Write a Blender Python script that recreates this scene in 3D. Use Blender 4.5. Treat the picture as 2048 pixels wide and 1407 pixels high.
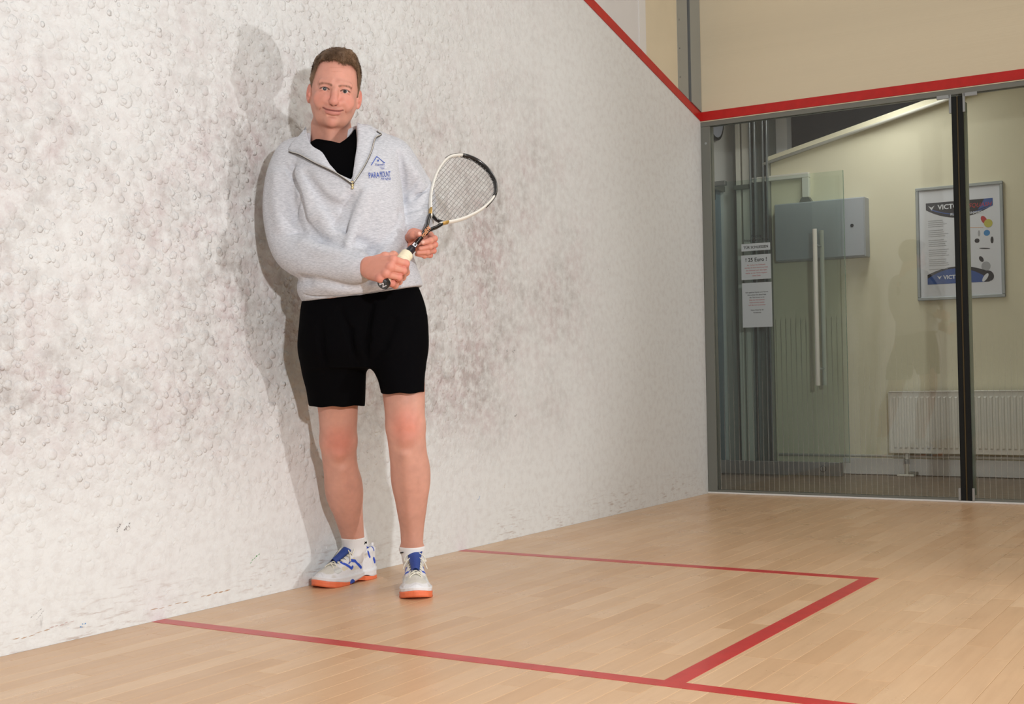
import bpy, math, random
import numpy as np
from mathutils import Vector, Matrix

for o in list(bpy.data.objects): bpy.data.objects.remove(o)
SC = bpy.context.scene
COL = SC.collection
random.seed(7); RNG = np.random.default_rng(7)

# ------------------------------------------------------------------ camera
CAMP = np.array([2.7983, -6.6611, .6932]); YAW, PIT, ROL, FPX = -.5514, .0187, -.0182, 2495.75
def cam_axes():
    ca, sa = math.cos(YAW), math.sin(YAW)
    f = np.array([sa*math.cos(PIT), ca*math.cos(PIT), math.sin(PIT)])
    r = np.array([ca, -sa, 0.]); u = np.cross(r, f)
    return math.cos(ROL)*r+math.sin(ROL)*u, -math.sin(ROL)*r+math.cos(ROL)*u, f
CR, CU, CF = cam_axes()
cam = bpy.data.cameras.new('camera'); camo = bpy.data.objects.new('camera', cam); COL.objects.link(camo)
M = Matrix.Identity(4)
for i in range(3):
    M[i][0] = CR[i]; M[i][1] = CU[i]; M[i][2] = -CF[i]; M[i][3] = CAMP[i]
camo.matrix_world = M
cam.sensor_width = 36; cam.sensor_fit = 'HORIZONTAL'; cam.lens = FPX*36/2048; cam.clip_start = .05
SC.camera = camo

# ------------------------------------------------------------------ world, lights, exposure
SC.view_settings.view_transform = 'Standard'; SC.view_settings.look = 'None'
SC.view_settings.gamma = 1; SC.view_settings.use_curve_mapping = False
SC.view_settings.exposure = 0.42
W = bpy.data.worlds.new('world'); SC.world = W; W.use_nodes = True
W.node_tree.nodes['Background'].inputs[0].default_value = (.9, .93, 1, 1)
W.node_tree.nodes['Background'].inputs[1].default_value = .02

def aim(o, target):
    d = Vector(target)-o.location
    o.rotation_euler = d.to_track_quat('-Z', 'Y').to_euler()
def area(name, loc, target, size, power, col, sizey=None, spread=math.pi):
    l = bpy.data.lights.new(name, 'AREA'); l.energy = power; l.color = col; l.size = size; l.spread = spread
    if sizey: l.shape = 'RECTANGLE'; l.size_y = sizey
    o = bpy.data.objects.new(name, l); COL.objects.link(o); o.location = loc; aim(o, target); return o
def spot(name, loc, target, power, col, angle, blend, rad):
    l = bpy.data.lights.new(name, 'SPOT'); l.energy = power; l.color = col; l.spot_size = math.radians(angle)
    l.spot_blend = blend; l.shadow_soft_size = rad
    o = bpy.data.objects.new(name, l); COL.objects.link(o); o.location = loc; aim(o, target); return o
spot('flash_side', (4.0, -3.05, .50), (0, -3.5, 1.0), 105, (1, .985, .97), 75, .5, .035)
spot('flash_front', (3.35, -5.9, 1.55), (0, -3.6, .9), 222, (.985, .985, 1), 110, .8, .06)
for i, y in enumerate((-2.2, -4.8, -7.4)):
    area('ceiling_lamp', (3.2, y, 5.45), (3.2, y, 0), .5, 52 if i == 0 else 24, (1, .985, .96), 4.5)
area('corridor_fill', (.7, .85, 2.6), (.7, 1.0, 0), .25, 6.8, (1, .99, .94), 1.2)  # unseen area light, added to brighten the dim corridor

# ------------------------------------------------------------------ helpers: materials
def lin(c):
    return tuple(((x/255)/12.92 if x/255 <= .04045 else ((x/255+.055)/1.055)**2.4) for x in c)
def mat(name, col=(.8, .8, .8), rough=.5, metal=0., spec=.5, coat=0., bump=None, mottle=None, attr=False, coat_rough=.1, sheen=0., sss=0.):
    m = bpy.data.materials.new(name); m.use_nodes = True; nt = m.node_tree; b = nt.nodes['Principled BSDF']
    b.inputs['Base Color'].default_value = (*col, 1); b.inputs['Roughness'].default_value = rough
    b.inputs['Metallic'].default_value = metal; b.inputs['Specular IOR Level'].default_value = spec
    b.inputs['Coat Weight'].default_value = coat; b.inputs['Coat Roughness'].default_value = coat_rough
    b.inputs['Sheen Weight'].default_value = sheen
    if sss: b.inputs['Subsurface Weight'].default_value = sss; b.inputs['Subsurface Radius'].default_value = (.008, .003, .0015); b.inputs['Subsurface Scale'].default_value = 1
    tc = nt.nodes.new('ShaderNodeTexCoord'); src = None
    if attr:
        a = nt.nodes.new('ShaderNodeVertexColor'); a.layer_name = 'Col'; src = a.outputs[0]
    if mottle:   # (scale, amount, stretch)
        sc, am, st = mottle
        mp = nt.nodes.new('ShaderNodeMapping'); mp.inputs['Scale'].default_value = st
        nt.links.new(tc.outputs['Object'], mp.inputs[0])
        n = nt.nodes.new('ShaderNodeTexNoise'); n.inputs['Scale'].default_value = sc; n.inputs['Detail'].default_value = 5
        nt.links.new(mp.outputs[0], n.inputs['Vector'])
        mr = nt.nodes.new('ShaderNodeMapRange'); mr.inputs['From Min'].default_value = .3; mr.inputs['From Max'].default_value = .7
        mr.inputs['To Min'].default_value = 1-am; mr.inputs['To Max'].default_value = 1+am
        nt.links.new(n.outputs[0], mr.inputs[0])
        vm = nt.nodes.new('ShaderNodeVectorMath'); vm.operation = 'SCALE'
        if src: nt.links.new(src, vm.inputs[0])
        else: vm.inputs[0].default_value = col
        nt.links.new(mr.outputs[0], vm.inputs['Scale']); src = vm.outputs[0]
    if src: nt.links.new(src, b.inputs['Base Color'])
    if bump:     # (scale, distance, strength)
        n = nt.nodes.new('ShaderNodeTexNoise'); n.inputs['Scale'].default_value = bump[0]; n.inputs['Detail'].default_value = 4
        nt.links.new(tc.outputs['Object'], n.inputs['Vector'])
        bp = nt.nodes.new('ShaderNodeBump'); bp.inputs['Distance'].default_value = bump[1]; bp.inputs['Strength'].default_value = bump[2]
        nt.links.new(n.outputs[0], bp.inputs['Height']); nt.links.new(bp.outputs[0], b.inputs['Normal'])
    return m
def glass(name, tint, ior=1.45, rough=0., gloss=1.):
    m = bpy.data.materials.new(name); m.use_nodes = True; nt = m.node_tree; nt.nodes.clear()
    o = nt.nodes.new('ShaderNodeOutputMaterial'); t = nt.nodes.new('ShaderNodeBsdfTransparent'); t.inputs[0].default_value = (*tint, 1)
    g = nt.nodes.new('ShaderNodeBsdfGlossy'); g.inputs['Roughness'].default_value = rough; g.inputs[0].default_value = (gloss, gloss, gloss, 1)
    f = nt.nodes.new('ShaderNodeFresnel'); f.inputs[0].default_value = ior
    mx = nt.nodes.new('ShaderNodeMixShader')
    nt.links.new(f.outputs[0], mx.inputs[0]); nt.links.new(t.outputs[0], mx.inputs[1]); nt.links.new(g.outputs[0], mx.inputs[2]); nt.links.new(mx.outputs[0], o.inputs[0])
    return m

class NT:   # tiny node-graph writer
    def __init__(s, m): s.t = m.node_tree
    def n(s, typ, **kw):
        nd = s.t.nodes.new('ShaderNode'+typ)
        for k, v in kw.items(): setattr(nd, k, v)
        return nd
    def put(s, v, sock):
        if isinstance(v, (int, float, tuple)): sock.default_value = v
        else: s.t.links.new(v, sock)
    def m(s, op, a, b=0., c=None, clamp=False):
        nd = s.n('Math', operation=op, use_clamp=clamp); s.put(a, nd.inputs[0]); s.put(b, nd.inputs[1])
        if c is not None: s.put(c, nd.inputs[2])
        return nd.outputs[0]
    def vm(s, op, a, b):
        nd = s.n('VectorMath', operation=op); s.put(a, nd.inputs[0]); s.put(b, nd.inputs[3 if op == 'SCALE' else 1]); return nd.outputs[0]
    def mix(s, f, a, b):
        nd = s.n('Mix', data_type='RGBA'); s.put(f, nd.inputs[0]); s.put(a if not isinstance(a, tuple) else (*a[:3], 1.), nd.inputs[6]); s.put(b if not isinstance(b, tuple) else (*b[:3], 1.), nd.inputs[7]); return nd.outputs[2]
    def rng(s, v, a, b, c=0., d=1., smooth=False):
        nd = s.n('MapRange'); nd.interpolation_type = 'SMOOTHSTEP' if smooth else 'LINEAR'
        s.put(v, nd.inputs[0])
        for i, x in enumerate((a, b, c, d)): nd.inputs[i+1].default_value = x
        return nd.outputs[0]
    def noise(s, vec, sc, det=4, rough=.5, out=0):
        nd = s.n('TexNoise'); s.put(vec, nd.inputs['Vector']); nd.inputs['Scale'].default_value = sc
        nd.inputs['Detail'].default_value = det; nd.inputs['Roughness'].default_value = rough; return nd.outputs[out]
    def vor(s, vec, sc, rnd=1., feature='F1'):
        nd = s.n('TexVoronoi', feature=feature); s.put(vec, nd.inputs['Vector']); nd.inputs['Scale'].default_value = sc
        nd.inputs['Randomness'].default_value = rnd; return nd

def plaster_material(name, base, bumps=True):
    m = bpy.data.materials.new(name); m.use_nodes = True; g = NT(m); b = m.node_tree.nodes['Principled BSDF']
    tc = g.n('TexCoord').outputs['Object']
    sx = g.n('SeparateXYZ'); g.put(tc, sx.inputs[0]); Y, Z = sx.outputs[1], sx.outputs[2]
    flat = g.n('CombineXYZ'); g.put(Y, flat.inputs[0]); g.put(Z, flat.inputs[1]); V = flat.outputs[0]
    wob = g.vm('SCALE', g.vm('SUBTRACT', g.noise(V, 30, 3, .6, 1), (.5, .5, .5)), .014)
    P = g.vm('ADD', V, wob)
    # where the paint has blistered into round dabs: dense to the left and high up, fading to the corner
    big = g.noise(V, 1.3, 3)
    dens = g.m('MULTIPLY', g.rng(Y, -1.6, -3.3, .06, 1., True), g.rng(Z, .10, .75, .22, 1., True))
    dens = g.m('MULTIPLY', dens, g.rng(big, .3, .6, .7, 1.15))
    def domes(sc, off, rmax):
        vec = g.vm('ADD', P, off)
        v = g.vor(vec, sc)
        sep = g.n('SeparateColor'); g.put(v.outputs['Color'], sep.inputs[0])
        r = g.m('MULTIPLY', sep.outputs[0], rmax)
        r = g.m('ADD', r, rmax*.35)
        q = g.m('DIVIDE', v.outputs['Distance'], r)
        h = g.m('SUBTRACT', 1., g.m('POWER', q, 2.6))
        h = g.m('MAXIMUM', h, 0.)
        h = g.m('POWER', h, .75)
        keep = g.m('GREATER_THAN', sep.outputs[1], .12)
        return g.m('MULTIPLY', g.m('MULTIPLY', h, keep), g.m('ADD', .4, g.m('MULTIPLY', sep.outputs[2], .8)))
    H = g.m('MAXIMUM', g.m('MAXIMUM', domes(22, (0, 0, 0), .44), domes(27, (3.3, 1.7, 0), .44)), domes(31, (13.3, 6.7, 0), .44))
    H = g.m('ADD', H, g.m('MULTIPLY', domes(42, (7.1, 4.4, 0), .42), .6))
    fine = g.m('MULTIPLY', g.noise(V, 130, 4, .65), .28)
    mid = g.m('MULTIPLY', g.noise(V, 16, 3, .5), 1.2)
    if bumps: H = g.m('ADD', g.m('MULTIPLY', H, dens), g.m('ADD', g.m('MULTIPLY', fine, g.m('ADD', .35, dens)), g.m('MULTIPLY', mid, g.m('ADD', .3, dens))))
    else: H = g.m('MULTIPLY', g.noise(V, 18, 4, .6), .5)
    bp = g.n('Bump'); bp.inputs['Distance'].default_value = .0036; bp.inputs['Strength'].default_value = 1.
    g.put(H, bp.inputs['Height']); g.put(bp.outputs[0], b.inputs['Normal'])
    if bumps:
        # mauve-grey dirt rubbed in by balls, mostly in a broad band at playing height
        d1 = g.rng(g.noise(g.vm('ADD', V, (5, 2, 0)), 2.1, 4, .55), .36, .66)
        band = g.m('MULTIPLY', g.rng(Z, .22, .75, 0., 1., True), g.rng(Z, 2.1, 1.3, .28, 1., True))
        side = g.m('MULTIPLY', g.rng(Y, -.9, -2.2, .0, 1., True), g.rng(Y, -4.4, -3.0, .8, 1., True))
        fleck = g.rng(g.noise(P, 24, 5, .62), .38, .66)
        dirt = g.m('MULTIPLY', g.m('MULTIPLY', band, side), g.m('ADD', .25, g.m('MULTIPLY', d1, .9)))
        dirt = g.m('MULTIPLY', dirt, g.m('ADD', .3, g.m('MULTIPLY', fleck, .9)), clamp=True)
        hue = g.rng(g.noise(g.vm('ADD', V, (9, 9, 0)), 7, 3), .42, .6)
        stain = g.mix(hue, lin((158, 150, 147)), lin((178, 157, 158)))
        c = g.mix(g.m('MULTIPLY', dirt, .74), base, stain)
        c = g.mix(g.rng(g.noise(g.vm('ADD', P, (2, 7, 0)), 30, 5, .6), .45, .72, 0., .30), c, lin((190, 184, 182)))
        # scuffs along the foot of the wall
        st = g.n('Mapping'); st.inputs['Scale'].default_value = (15, 95, 1); st.inputs['Rotation'].default_value = (0, 0, -.12); g.put(V, st.inputs[0])
        sc = g.rng(g.noise(st.outputs[0], 1, 5, .6), .54, .68)
        sc = g.m('MULTIPLY', sc, g.m('MULTIPLY', g.rng(Z, .2, .03, 0., .55, True), g.rng(g.noise(V, 2.2, 2), .42, .6)))
        c = g.mix(sc, c, lin((150, 118, 98)))
        st2 = g.n('Mapping'); st2.inputs['Scale'].default_value = (40, 12, 1); st2.inputs['Rotation'].default_value = (0, 0, .9); g.put(V, st2.inputs[0])
        s2 = g.m('MULTIPLY', g.rng(g.noise(st2.outputs[0], 1, 3, .6), .68, .76), g.m('MULTIPLY', g.rng(Z, .9, .1, 0., .35), g.rng(g.noise(V, 3.2, 2), .5, .62)))
        c = g.mix(s2, c, lin((110, 108, 108)))
        sp = g.vor(V, 9.); spk = g.m('LESS_THAN', sp.outputs['Distance'], .022)
        c = g.mix(g.m('MULTIPLY', spk, .55), c, lin((90, 86, 86)))
        gn = g.m('MULTIPLY', g.rng(g.noise(st.outputs[0], 1.9, 2), .72, .77), g.rng(Z, .16, .02, 0., .5))
        c = g.mix(gn, c, lin((90, 130, 190)))
    else:
        c = g.mix(g.rng(g.noise(V, 3, 5), .35, .7), base, tuple(x*.93 for x in base))
        sp = g.rng(g.noise(V, 11, 4, .7), .68, .76)
        c = g.mix(g.m('MULTIPLY', sp, .3), c, lin((150, 140, 125)))
    g.put(c, b.inputs['Base Color']); b.inputs['Roughness'].default_value = .6; b.inputs['Specular IOR Level'].default_value = .3
    return m

def wood_material():
    m = bpy.data.materials.new('maple_strip'); m.use_nodes = True; g = NT(m); b = m.node_tree.nodes['Principled BSDF']
    tc = g.n('TexCoord').outputs['Object']
    a = g.n('VertexColor'); a.layer_name = 'Col'; sep = g.n('SeparateColor'); g.put(a.outputs[0], sep.inputs[0]); t = sep.outputs[0]
    off = g.n('CombineXYZ'); g.put(g.m('MULTIPLY', t, 37.), off.inputs[0]); g.put(g.m('MULTIPLY', t, 91.), off.inputs[1])
    mp = g.n('Mapping'); mp.inputs['Scale'].default_value = (38, 2.4, 1); g.put(g.vm('ADD', tc, off.outputs[0]), mp.inputs[0])
    grain = g.noise(mp.outputs[0], 1.4, 6, .65)
    c = g.mix(t, lin((200, 163, 125)), lin((214, 181, 145)))
    c = g.mix(g.rng(grain, .42, .75, 0., .28), c, lin((170, 130, 94)))
    big = g.noise(tc, 1.1, 3); c = g.mix(g.rng(big, .4, .7, 0., .22), c, lin((205, 160, 118)))
    g.put(c, b.inputs['Base Color'])
    b.inputs['Specular IOR Level'].default_value = .45
    g.put(g.rng(g.noise(tc, 6, 4), .3, .7, .26, .36), b.inputs['Roughness'])
    return m

MT = {}
MT['plaster'] = plaster_material('blistered_plaster', lin((227, 230, 230)))
MT['grey_wall'] = mat('pale_grey_paint', lin((222, 222, 222)), .6, bump=(20, .001, .5), mottle=(4, .03, (1, 1, 1)))
MT['cream'] = plaster_material('cream_plaster', lin((224, 213, 186)), False)
MT['cream_c'] = mat('corridor_cream_paint', lin((230, 224, 197)), .6, bump=(60, .0006, .5), mottle=(2, .03, (1, 1, 1)))
MT['white_paint'] = mat('white_paint', lin((226, 226, 224)), .5)
MT['red'] = mat('red_line_paint', lin((190, 30, 26)), .38, mottle=(25, .08, (1, 1, 1)))
MT['red_floor'] = mat('red_floor_line_paint', lin((186, 48, 46)), .3, mottle=(18, .10, (1, 1, 1)), bump=(300, .0003, .4))
MT['wood'] = wood_material()
MT['steel'] = mat('brushed_steel', lin((150, 153, 152)), .38, .75, mottle=(3, .06, (40, 40, .5)))
MT['grey_metal'] = mat('grey_painted_steel', lin((122, 125, 119)), .42, .3)
MT['alu'] = mat('aluminium', lin((170, 176, 178)), .33, .6)
MT['black'] = mat('black_rubber', (.010, .012, .012), .5, spec=.2)
MT['dark'] = mat('unlit_void_tone', lin((96, 88, 80)), .8)  # unlit stairwell void, its darkness put into the colour
MT['glass'] = glass('court_glass', (.955, .968, .958), 1.42)
MT['glass_door'] = glass('door_glass', (.905, .95, .93), 1.42)
MT['glass_edge'] = mat('glass_edge_green', lin((120, 150, 130)), .15, spec=.8)
MT['amber'] = mat('amber_resin_joint', lin((74, 62, 34)), .3)
MT['paper'] = mat('white_paper', lin((225, 228, 235)), .7)
MT['ink'] = mat('black_ink', lin((50, 52, 58)), .7)
MT['ink_red'] = mat('red_ink', lin((205, 120, 125)), .7)
MT['enamel'] = mat('white_enamel', lin((232, 230, 220)), .22)
MT['cab'] = mat('grey_cabinet_enamel', lin((176, 182, 190)), .4)
MT['floor_c'] = mat('corridor_vinyl', lin((140, 122, 104)), .35, mottle=(14, .25, (1, 1, 1)))
MT['blue_door'] = mat('blue_grey_paint', lin((118, 142, 158)), .45)

# ------------------------------------------------------------------ helpers: meshes
def link(name, me, m=None, parent=None, kind=None):
    o = bpy.data.objects.new(name, me); COL.objects.link(o)
    if m is not None and me is not None: me.materials.append(m)
    if parent is not None: o.parent = parent
    if kind: o['kind'] = kind
    return o
class MB:
    def __init__(s): s.v = []; s.f = []
    def add(s, v, f):
        n = len(s.v); s.v += [tuple(p) for p in v]; s.f += [tuple(i+n for i in q) for q in f]; return s
    def box(s, a, b, bev=0.):
        (x0, y0, z0), (x1, y1, z1) = a, b
        if bev <= 0:
            return s.add([(x0,y0,z0),(x1,y0,z0),(x1,y1,z0),(x0,y1,z0),(x0,y0,z1),(x1,y0,z1),(x1,y1,z1),(x0,y1,z1)],
                         [(0,3,2,1),(4,5,6,7),(0,1,5,4),(1,2,6,5),(2,3,7,6),(3,0,4,7)])
        e = bev; vs = []
        for zz, i in ((z0, e), (z0+e, 0), (z1-e, 0), (z1, e)):
            xa, xb, ya, yb = x0+i, x1-i, y0+i, y1-i
            c = e if i == 0 else e*.4
            vs += [(xa+c,ya,zz),(xb-c,ya,zz),(xb,ya+c,zz),(xb,yb-c,zz),(xb-c,yb,zz),(xa+c,yb,zz),(xa,yb-c,zz),(xa,ya+c,zz)]
        fs = [tuple(range(7, -1, -1)), tuple(range(24, 32))]
        for r in range(3):
            for k in range(8): fs.append((r*8+k, r*8+(k+1) % 8, r*8+8+(k+1) % 8, r*8+8+k))
        return s.add(vs, fs)
    def tube(s, pts, rad, n=12, cap=True, closed=False):
        pts = [Vector(p) for p in pts]; N = len(pts); rr = rad if hasattr(rad, '__len__') else [rad]*N
        vs = []; prev = None
        for i, p in enumerate(pts):
            a = pts[i-1] if (i or closed) else p; b = pts[(i+1) % N] if (i < N-1 or closed) else p
            t = (b-a).normalized()
            if prev is None: u = t.orthogonal().normalized()
            else: u = (prev-t*prev.dot(t)).normalized()
            prev = u; w = t.cross(u)
            for k in range(n):
                an = 2*math.pi*k/n; vs.append(p+(u*math.cos(an)+w*math.sin(an))*rr[i])
        fs = []
        for i in range(N if closed else N-1):
            for k in range(n): fs.append((i*n+k, i*n+(k+1) % n, ((i+1) % N)*n+(k+1) % n, ((i+1) % N)*n+k))
        if cap and not closed: fs += [tuple(range(n-1, -1, -1)), tuple(range((N-1)*n, N*n))]
        return s.add(vs, fs)
    def prism(s, poly, axis, a, b):   # polygon in the two other axes, extruded along axis
        n = len(poly); vs = []
        for c in (a, b):
            for p, q in poly:
                vs.append({0: (c, p, q), 1: (p, c, q), 2: (p, q, c)}[axis])
        return s.add(vs, [tuple(range(n-1, -1, -1)), tuple(range(n, 2*n))]+[(i, (i+1) % n, n+(i+1) % n, n+i) for i in range(n)])
    def build(s, name, m, parent=None, smooth=False, kind=None, fix=True):
        me = bpy.data.meshes.new(name); me.from_pydata(s.v, [], s.f)
        if fix:
            import bmesh
            bm = bmesh.new(); bm.from_mesh(me); bmesh.ops.recalc_face_normals(bm, faces=bm.faces); bm.to_mesh(me); bm.free()
        if smooth: me.polygons.foreach_set('use_smooth', [True]*len(me.polygons))
        me.update()
        return link(name, me, m, parent, kind)
def BX(name, a, b, m, parent=None, bev=0., kind=None): return MB().box(a, b, bev).build(name, m, parent, kind=kind)
def empty(name, loc=(0, 0, 0)):
    o = bpy.data.objects.new(name, None); COL.objects.link(o); o.location = loc; o.empty_display_size = .05; return o
def tag(o, label, cat, group=None):
    o['label'] = label; o['category'] = cat
    if group: o['group'] = group
    return o
def text_mesh(txt, size, bold=0., shear=0., ax='LEFT'):
    c = bpy.data.curves.new('t', 'FONT'); c.body = txt; c.size = size; c.align_x = ax; c.offset = bold; c.shear = shear; c.resolution_u = 3
    o = bpy.data.objects.new('t', c); COL.objects.link(o)
    me = bpy.data.meshes.new_from_object(o.evaluated_get(bpy.context.evaluated_depsgraph_get()))
    bpy.data.objects.remove(o); me.materials.clear(); return me
def text_on(name, txt, size, o, ux, uy, m, parent=None, bold=0., shear=0., ax='LEFT', sx=1., fn=None):
    me = text_mesh(txt, size, bold, shear, ax); o = Vector(o); ux = Vector(ux); uy = Vector(uy)
    for v in me.vertices:
        p = o+ux*(v.co.x*sx)+uy*v.co.y
        v.co = fn(p) if fn else p
    return link(name, me, m, parent)

# ------------------------------------------------------------------ the court shell
SLOPE = 0.2532
def zline(y): return 2.13-SLOPE*y*1.0
YB, XR = -9.75, 6.4
YO = -6.
wl = MB().prism([(YB, 0), (0, 0), (0, 2.13), (YB, zline(YB))], 0, -.2, 0).build('wall_left', MT['plaster'], kind='structure')
MB().prism([(YO, zline(YO)), (0, 2.13), (0, 2.18), (YO, zline(YO)+.053)], 0, -.2, .004).build('out_line', MT['red'], wl)
wu = MB().prism([(YB, zline(YB)+.055), (-.79, zline(-.79)+.052), (-.79, 5.6), (YB, 5.6)], 0, -.2, -.002).build('wall_left_upper', MT['grey_wall'], kind='structure')
MB().prism([(-.79, zline(-.79)+.052), (-.715, zline(-.715)+.05), (-.715, 5.6), (-.79, 5.6)], 0, -.2, .004).build('edge_strip', MT['white_paint'], wu)
MB().prism([(-.715, zline(-.715)+.05), (-.30, zline(-.3)+.05), (-.30, 5.6), (-.715, 5.6)], 0, -.2, -.002).build('cream_panel', MT['cream'], wu)
pr = MB()
pr.prism([(-.30, zline(-.3)+.05), (-.175, zline(-.175)+.05), (-.175, 5.6), (-.30, 5.6)], 0, -.05, .006)
pr.prism([(-.145, zline(-.145)+.05), (-.003, 2.182), (-.003, 5.6), (-.145, 5.6)], 0, -.05, .010)
pr.prism([(-.175, zline(-.175)+.05), (-.145, zline(-.145)+.05), (-.145, 5.6), (-.175, 5.6)], 0, -.05, -.012)
pf = pr.build('corner_profile', MT['alu'], wu)
gv = MB()
for yy in (-.172, -.152): gv.prism([(yy-.003, zline(yy)+.05), (yy+.003, zline(yy)+.05), (yy+.003, 5.6), (yy-.003, 5.6)], 0, -.02, -.009)
gv.build('groove_seal', MT['black'], wu)
for k in range(9):
    z = 2.33+k*.16; MB().tube([(.005, -.287, z), (.0085, -.287, z)], .005, 8).build('screw', MT['steel'], wu)

# rub marks left on the plaster by balls and shoes
MKG, MKM, MKV, MKB, MKT = (mat(n_, lin(c_), .7) for n_, c_ in (('rub_grey', (148, 146, 146)), ('rub_mauve', (196, 180, 178)), ('rub_green', (112, 168, 118)), ('rub_blue', (96, 150, 205)), ('rub_tan', (186, 160, 138))))
def mark(a, b, w, m, seed):
    r = random.Random(seed); mb = MB(); n = 5; L = math.hypot(b[0]-a[0], b[1]-a[1]); nx, nz = -(b[1]-a[1])/L, (b[0]-a[0])/L
    for k in range(n):
        t0, t1 = (k+r.uniform(.0, .25))/n, (k+r.uniform(.7, 1.1))/n; o = r.uniform(-.5, .5)*w; h = w*r.uniform(.15, .45)
        p = [(a[0]+(b[0]-a[0])*t+nx*(o+s_), a[1]+(b[1]-a[1])*t+nz*(o+s_)) for t, s_ in ((t0, -h*.3), ((t0+t1)/2, -h), (t1, -h*.2), (t1, h*.3), ((t0+t1)/2, h), (t0, h*.2))]
        mb.prism(p, 0, .0001, .0003+.00005*k)
    mb.build('rub_mark', m, wl)
for i_, (a, b, w, m) in enumerate([((-4.252, .272), (-4.236, .293), .008, MKG), ((-4.224, .272), (-4.200, .290), .012, MKG), ((-3.725, .113), (-3.675, .138), .006, MKV), ((-4.381, .031), (-4.361, .037), .007, MKB),
        ((-2.160, .792), (-2.143, .802), .008, MKG), ((-2.107, .792), (-2.086, .803), .008, MKG), ((-2.104, .518), (-2.080, .523), .008, MKG), ((-2.401, .187), (-2.381, .201), .005, MKB), ((-2.195, .22), (-2.187, .238), .004, MKT),
        ((-4.539, .083), (-4.501, .102), .002, MKG), ((-4.521, .073), (-4.496, .095), .002, MKG), ((-4.593, .034), (-4.48, .042), .005, MKT), ((-3.937, .040), (-3.811, .046), .006, MKT), ((-4.134, .034), (-3.978, .036), .004, MKT), ((-4.48, .045), (-4.40, .050), .005, MKM)]):
    mark(a, b, w, m, i_)

BX('wall_front', (-.2, YB-.2, 0), (XR+.2, YB, 5.6), MT['white_paint'], kind='structure')
BX('wall_right', (XR, YB, 0), (XR+.2, 0, 5.6), MT['white_paint'], kind='structure')
BX('ceiling', (-.2, YB-.2, 5.6), (XR+.2, .2, 5.8), MT['white_paint'], kind='structure')

# back wall: cream plaster above the red line, glass below
wb = BX('wall_back', (-.2, 0, 2.13), (XR+.2, .16, 5.6), MT['cream'], kind='structure')
BX('out_line', (0, -.004, 2.13), (XR, -.0001, 2.181), MT['red'], wb)
BX('head_channel', (0, -.001, 2.098), (XR, .05, 2.1295), MT['grey_metal'], wb)
BX('channel_edge', (0, -.0025, 2.124), (XR, -.0011, 2.1285), MT['cream'], wb)
BX('corner_post', (-.0, .0, .0), (.055, .06, 2.098), MT['grey_metal'], wb, .002)
MB().tube([(.03, -.001, 2.0), (.03, .002, 2.0)], .007, 10).build('post_screw', MT['alu'], wb)
FX = 1.418
def panel(x0, x1): return BX('glass_panel', (x0, .012, .022), (x1, .024, 2.098), MT['glass'], wb)
panel(.055, FX-.006); panel(FX+.006, FX+1.75); panel(FX+1.762, XR-.01)
BX('bottom_channel', (.055, .0, .0), (XR, .035, .022), MT['grey_metal'], wb)
BX('floor_seal', (.0, -.008, .0), (XR, -.0002, .010), MT['white_paint'], wb, .002)
def fin(x):
    BX('fin_seal', (x-.029, -.006, .01), (x-.0035, .011, 2.087), MT['black'], wb, .002)
    BX('fin_seal', (x+.0035, -.006, .01), (x+.029, .011, 2.087), MT['black'], wb, .002)
    BX('fin_joint', (x-.0034, -.003, .01), (x+.0034, .011, 2.087), MT['amber'], wb)
    BX('glass_fin', (x-.006, .0245, .022), (x+.006, .21, 2.087), MT['glass_edge'], wb)
    for z0, z1, t in ((2.0, 2.098, 1), (.012, .075, 0)):
        for s in (-1, 1):
            mb = MB().box((x+s*.034-.006, -.012, z0), (x+s*.034+.006, .0, z1), .0015)
            if t: mb.box((min(x+s*.034, x+s*.10), -.012, 2.078), (max(x+s*.034, x+s*.10), .0, 2.098), .0015)
            mb.build('bracket', MT['alu'], wb)
fin(FX); fin(FX+1.756)
# printed stripes on the lower glass (opacity of the print itself fades upward)
sm = bpy.data.materials.new('printed_stripes'); sm.use_nodes = True; g = NT(sm); sm.node_tree.nodes.clear()
out = g.n('OutputMaterial'); tr = g.n('BsdfTransparent'); df = g.n('BsdfDiffuse'); df.inputs[0].default_value = (.42, .42, .38, 1)
mx = g.n('MixShader'); sx = g.n('SeparateXYZ'); g.put(g.n('TexCoord').outputs['Object'], sx.inputs[0])
g.put(g.rng(sx.outputs[2], 0., .85, .42, 0.), mx.inputs[0]); g.put(tr.outputs[0], mx.inputs[1]); g.put(df.outputs[0], mx.inputs[2]); g.put(mx.outputs[0], out.inputs[0])
st = MB(); x = .075
while x < 3.15:
    if abs(x-FX) > .035: st.box((x, .0108, .024), (x+.0022, .0118, .98))
    x += .0285
o = st.build('printed_line', sm, wb); o['kind'] = 'stuff'

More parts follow.
